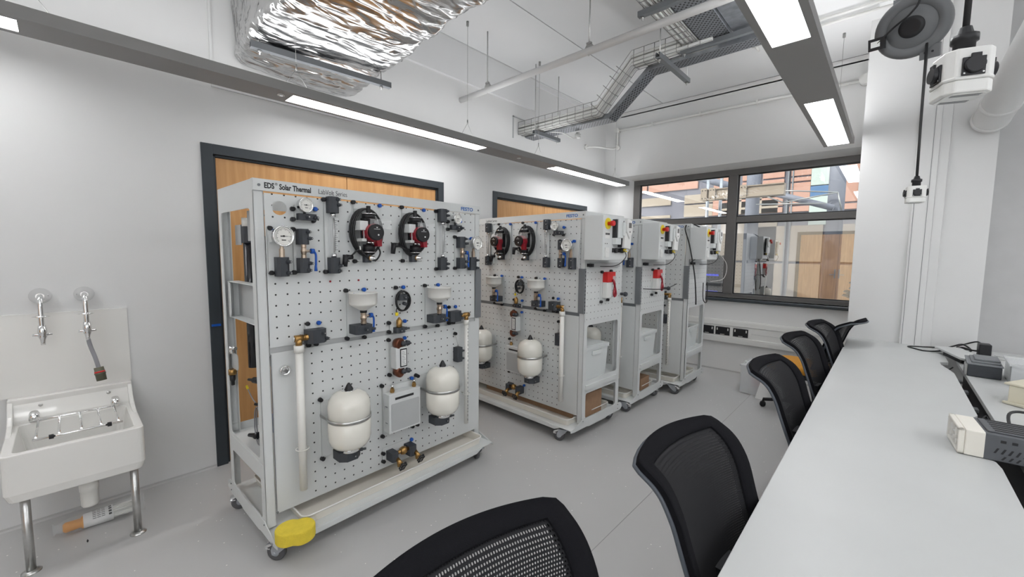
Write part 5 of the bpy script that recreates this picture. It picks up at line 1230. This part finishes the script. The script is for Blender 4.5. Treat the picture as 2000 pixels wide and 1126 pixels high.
    for k in range(5):
        a = R(20 + 72 * k); ca, sa = math.cos(a), math.sin(a); m = MB()
        for s_ in (-1, 1): m.lathe([(0, .012), (0, .024), (.003, .0265), (.015, .0265), (.018, .022), (.018, .01)], (ca * .29 + (-sa) * (.004 if s_ > 0 else -.004), sa * .29 + ca * (.004 if s_ > 0 else -.004), .0265), (-sa * s_, ca * s_, 0), 16)
        m.cyl((ca * .29, sa * .29, .05), (ca * .29, sa * .29, .075), .007, seg=8); m.build('castor', 'black', bs)
    return t
task_chair('nearest black mesh task chair, cropped by the bottom edge of the picture', -.17, .435, -8, mesh='mesh')
task_chair('black mesh task chair at the bench, second from the camera, see-through back', -.055, 1.20, -5.5)
task_chair('black mesh task chair at the bench, third from the camera', -.055, 2.42, -4)
task_chair('black mesh task chair at the bench, fourth from the camera', -.07, 3.37, -6)
task_chair('black mesh task chair at the bench, fifth from the camera', -.03, 4.18, -5)
task_chair('mesh task chair with mustard seat turned away from the bench beside the column', -.56, 4.70, 168, 'orange', 'task_chair', 'black mesh-backed task chairs')

# clear box with leaflets by the back wall
t = thing('clear_storage_box', 'clear lidded storage box with papers on the floor by the back wall', 'box', (-.99, 5.10, 0), R(-4))
m = MB().box(-.13, .27, -.15, .25, .004, .01).box(-.13, -.126, -.15, .25, .01, .30).box(.266, .27, -.15, .25, .01, .30).box(-.13, .27, -.15, -.146, .01, .30).box(-.13, .27, .246, .25, .01, .30).box(-.14, .28, -.16, .26, .30, .315); m.build('tub', 'tub', t, bev=.003)
MB().box(-.145, -.13, .0, .06, .25, .32).build('latch', 'rack', t); MB().box(-.08, .05, -.1, .1, .012, .10).build('papers', 'paper', t); MB().box(-.02, .10, -.12, -.04, .10, .22).build('red_leaflet', mat('pink_print', (.62, .25, .3), .6), t)
m = MB().prism([(0, 0), (.26, 0), (.21, .22), (.05, .22)], 0, .003, 'xz'); m.T = None; o = m.build('leaning_sheet', 'paper', at=(-.96, 4.86, .0)); o.rotation_euler = (R(-16), 0, R(8)); tag(o, 'white sheet leaning on the clear storage box', 'paper')

# ------------------------------------------------------------------ cable reel and hanging socket blocks
t = thing('cable_reel', 'round grey retractable cable reel hanging from the ceiling', 'reel', (.008, 2.85, 2.615))
ax = Vector((-.12, -1, -.38)).normalized()
T = ax.to_track_quat('Z', 'Y').to_matrix().to_4x4()
m = MB(); m.T = T; m.lathe([(-.065, .10), (-.06, .135), (.03, .138), (.045, .13), (.052, .118), (.052, .0935), (.048, .092), (.048, .090), (.052, .0885), (.056, .03)], (0, 0, 0), (0, 0, 1), 48); m.build('drum_case', mat('reel_grey', (.145, .15, .155), .42), t)
m = MB(); m.T = T; m.lathe([(.05, .048), (.06, .046), (.062, .03), (.058, .0)], (0, 0, 0), (0, 0, 1), 36); m.build('hub', 'black', t)
m = MB(); m.T = T; m.box(-.155, -.09, -.06, -.005, .045, .075, 0).box(-.145, -.11, -.045, -.018, .075, .076, 1); m.build('ratchet_box', ['black', 'paper'], t, bev=.006)
m = MB(); m.T = T; m.box(.03, .10, -.16, -.10, -.02, .045).cyl((.05, -.13, .045), (.05, -.13, .05), .005, seg=8, mi=1).cyl((.075, -.13, .045), (.075, -.13, .05), .005, seg=8, mi=1); m.build('cable_mouth', [M['reel_grey'] if 'reel_grey' in M else bpy.data.materials['reel_grey'], 'ink'], t, bev=.004)
m = MB(); m.box(-.06, .04, .05, .075, .06, .984).box(-.08, .05, .0, .075, .06, .15); m.build('ceiling_bracket', 'dgrey', t)
m = MB(); m.T = T; m.tube(smooth([(-.12, -.03, .072), (-.06, .02, .075), (.0, .06, .085), (.03, .12, .075), (.03, .3, .05), (0.0, .6, -.1)], 7), .0045); m.build('supply_lead', 'cable', t)
def tower(name, label, x, y, z, s, cabtop, rz, rod=.0055):
    t = thing(name, label, 'socket', (x, y, z), rz)
    sz = s * 1.35; h = .055 * sz; w_ = .062 * s
    oc = rrect(-w_, w_, -w_, w_, .022 * s, 1)
    MB().prism(oc, 0, h * 1.25, 'xy').prism(rrect(-w_ * 1.04, w_ * 1.04, -w_ * 1.04, w_ * 1.04, .023 * s, 1), -.005 * sz, 0.004 * sz, 'xy').prism(oc, -.035 * sz, -.005 * sz, 'xy').build('housing', 'white', t, bev=.003)
    m = MB().prism(rrect(-w_ * .8, w_ * .8, -w_ * .8, w_ * .8, .012 * s, 1), -.037 * sz, -.035 * sz, 'xy'); b = m.build('base_plate', 'white', t)
    m = MB()
    for q in (-1, 1):
        for k in range(3): m.box(-w_ * .6, w_ * .6, q * w_ * (.42 + .13 * k) - .001, q * w_ * (.42 + .13 * k) + .001, -.0375 * sz, -.0368 * sz)
    m.build('base_groove', 'dgrey', b)
    for k in range(4):
        a = PI / 2 * k; m = MB(); m.T = Matrix.Rotation(a, 4, 'Z')
        m.box(w_, w_ + .006 * s, -.028 * s, .028 * s, .004 * s, .06 * s).cyl((w_ + .006 * s, 0, .034 * s), (w_ + .018 * s, 0, .034 * s), .026 * s, .024 * s, seg=20).box(w_ + .005, w_ + .016 * s, -.012 * s, .012 * s, .055 * s, .068 * s)
        for yy in (-.023, .023): m.cyl((w_ + .006 * s, yy * s, .010 * s), (w_ + .0075 * s, yy * s, .010 * s), .003 * s, seg=8, mi=1)
        m.build('flap_socket', ['black', 'steel'], t, bev=.001)
    MB().lathe([(0, .016), (.02, .016), (.022, .02), (.034, .02), (.036, .013), (.05, .009)], (0, 0, h * 1.25), (0, 0, 1), 12).build('cable_gland', 'black', t)
    MB().tube([(0, 0, h * 1.25 + .02)] + [tuple(c) for c in cabtop], rod, seg=8).build('cable', 'cable', t)
tower('hanging_socket', 'small white four-way socket block hanging below the cable reel', .070, 2.85, 1.795, .56, [(-.003, 0, .25), (-.006, 0, .5), (-.012, -.02, .72)], R(8))
tower('hanging_socket', 'large white four-way socket block hanging in the top right corner', .078, 1.2, 1.838, .58, [(.0, 0, .3), (0, 0, CZ - 1.84)], R(20), .0055)
t = MB().tube([(.30, 2.6, CZ - .3), (.31, 2.6, CZ)], .006).cyl((-.2, 3.0, 3.0), (.9, 3.05, 3.02), .008, seg=8); tag(t.build('ceiling_rod', 'wire'), 'thin steel rod crossing behind the hanging socket block cable', 'rod')
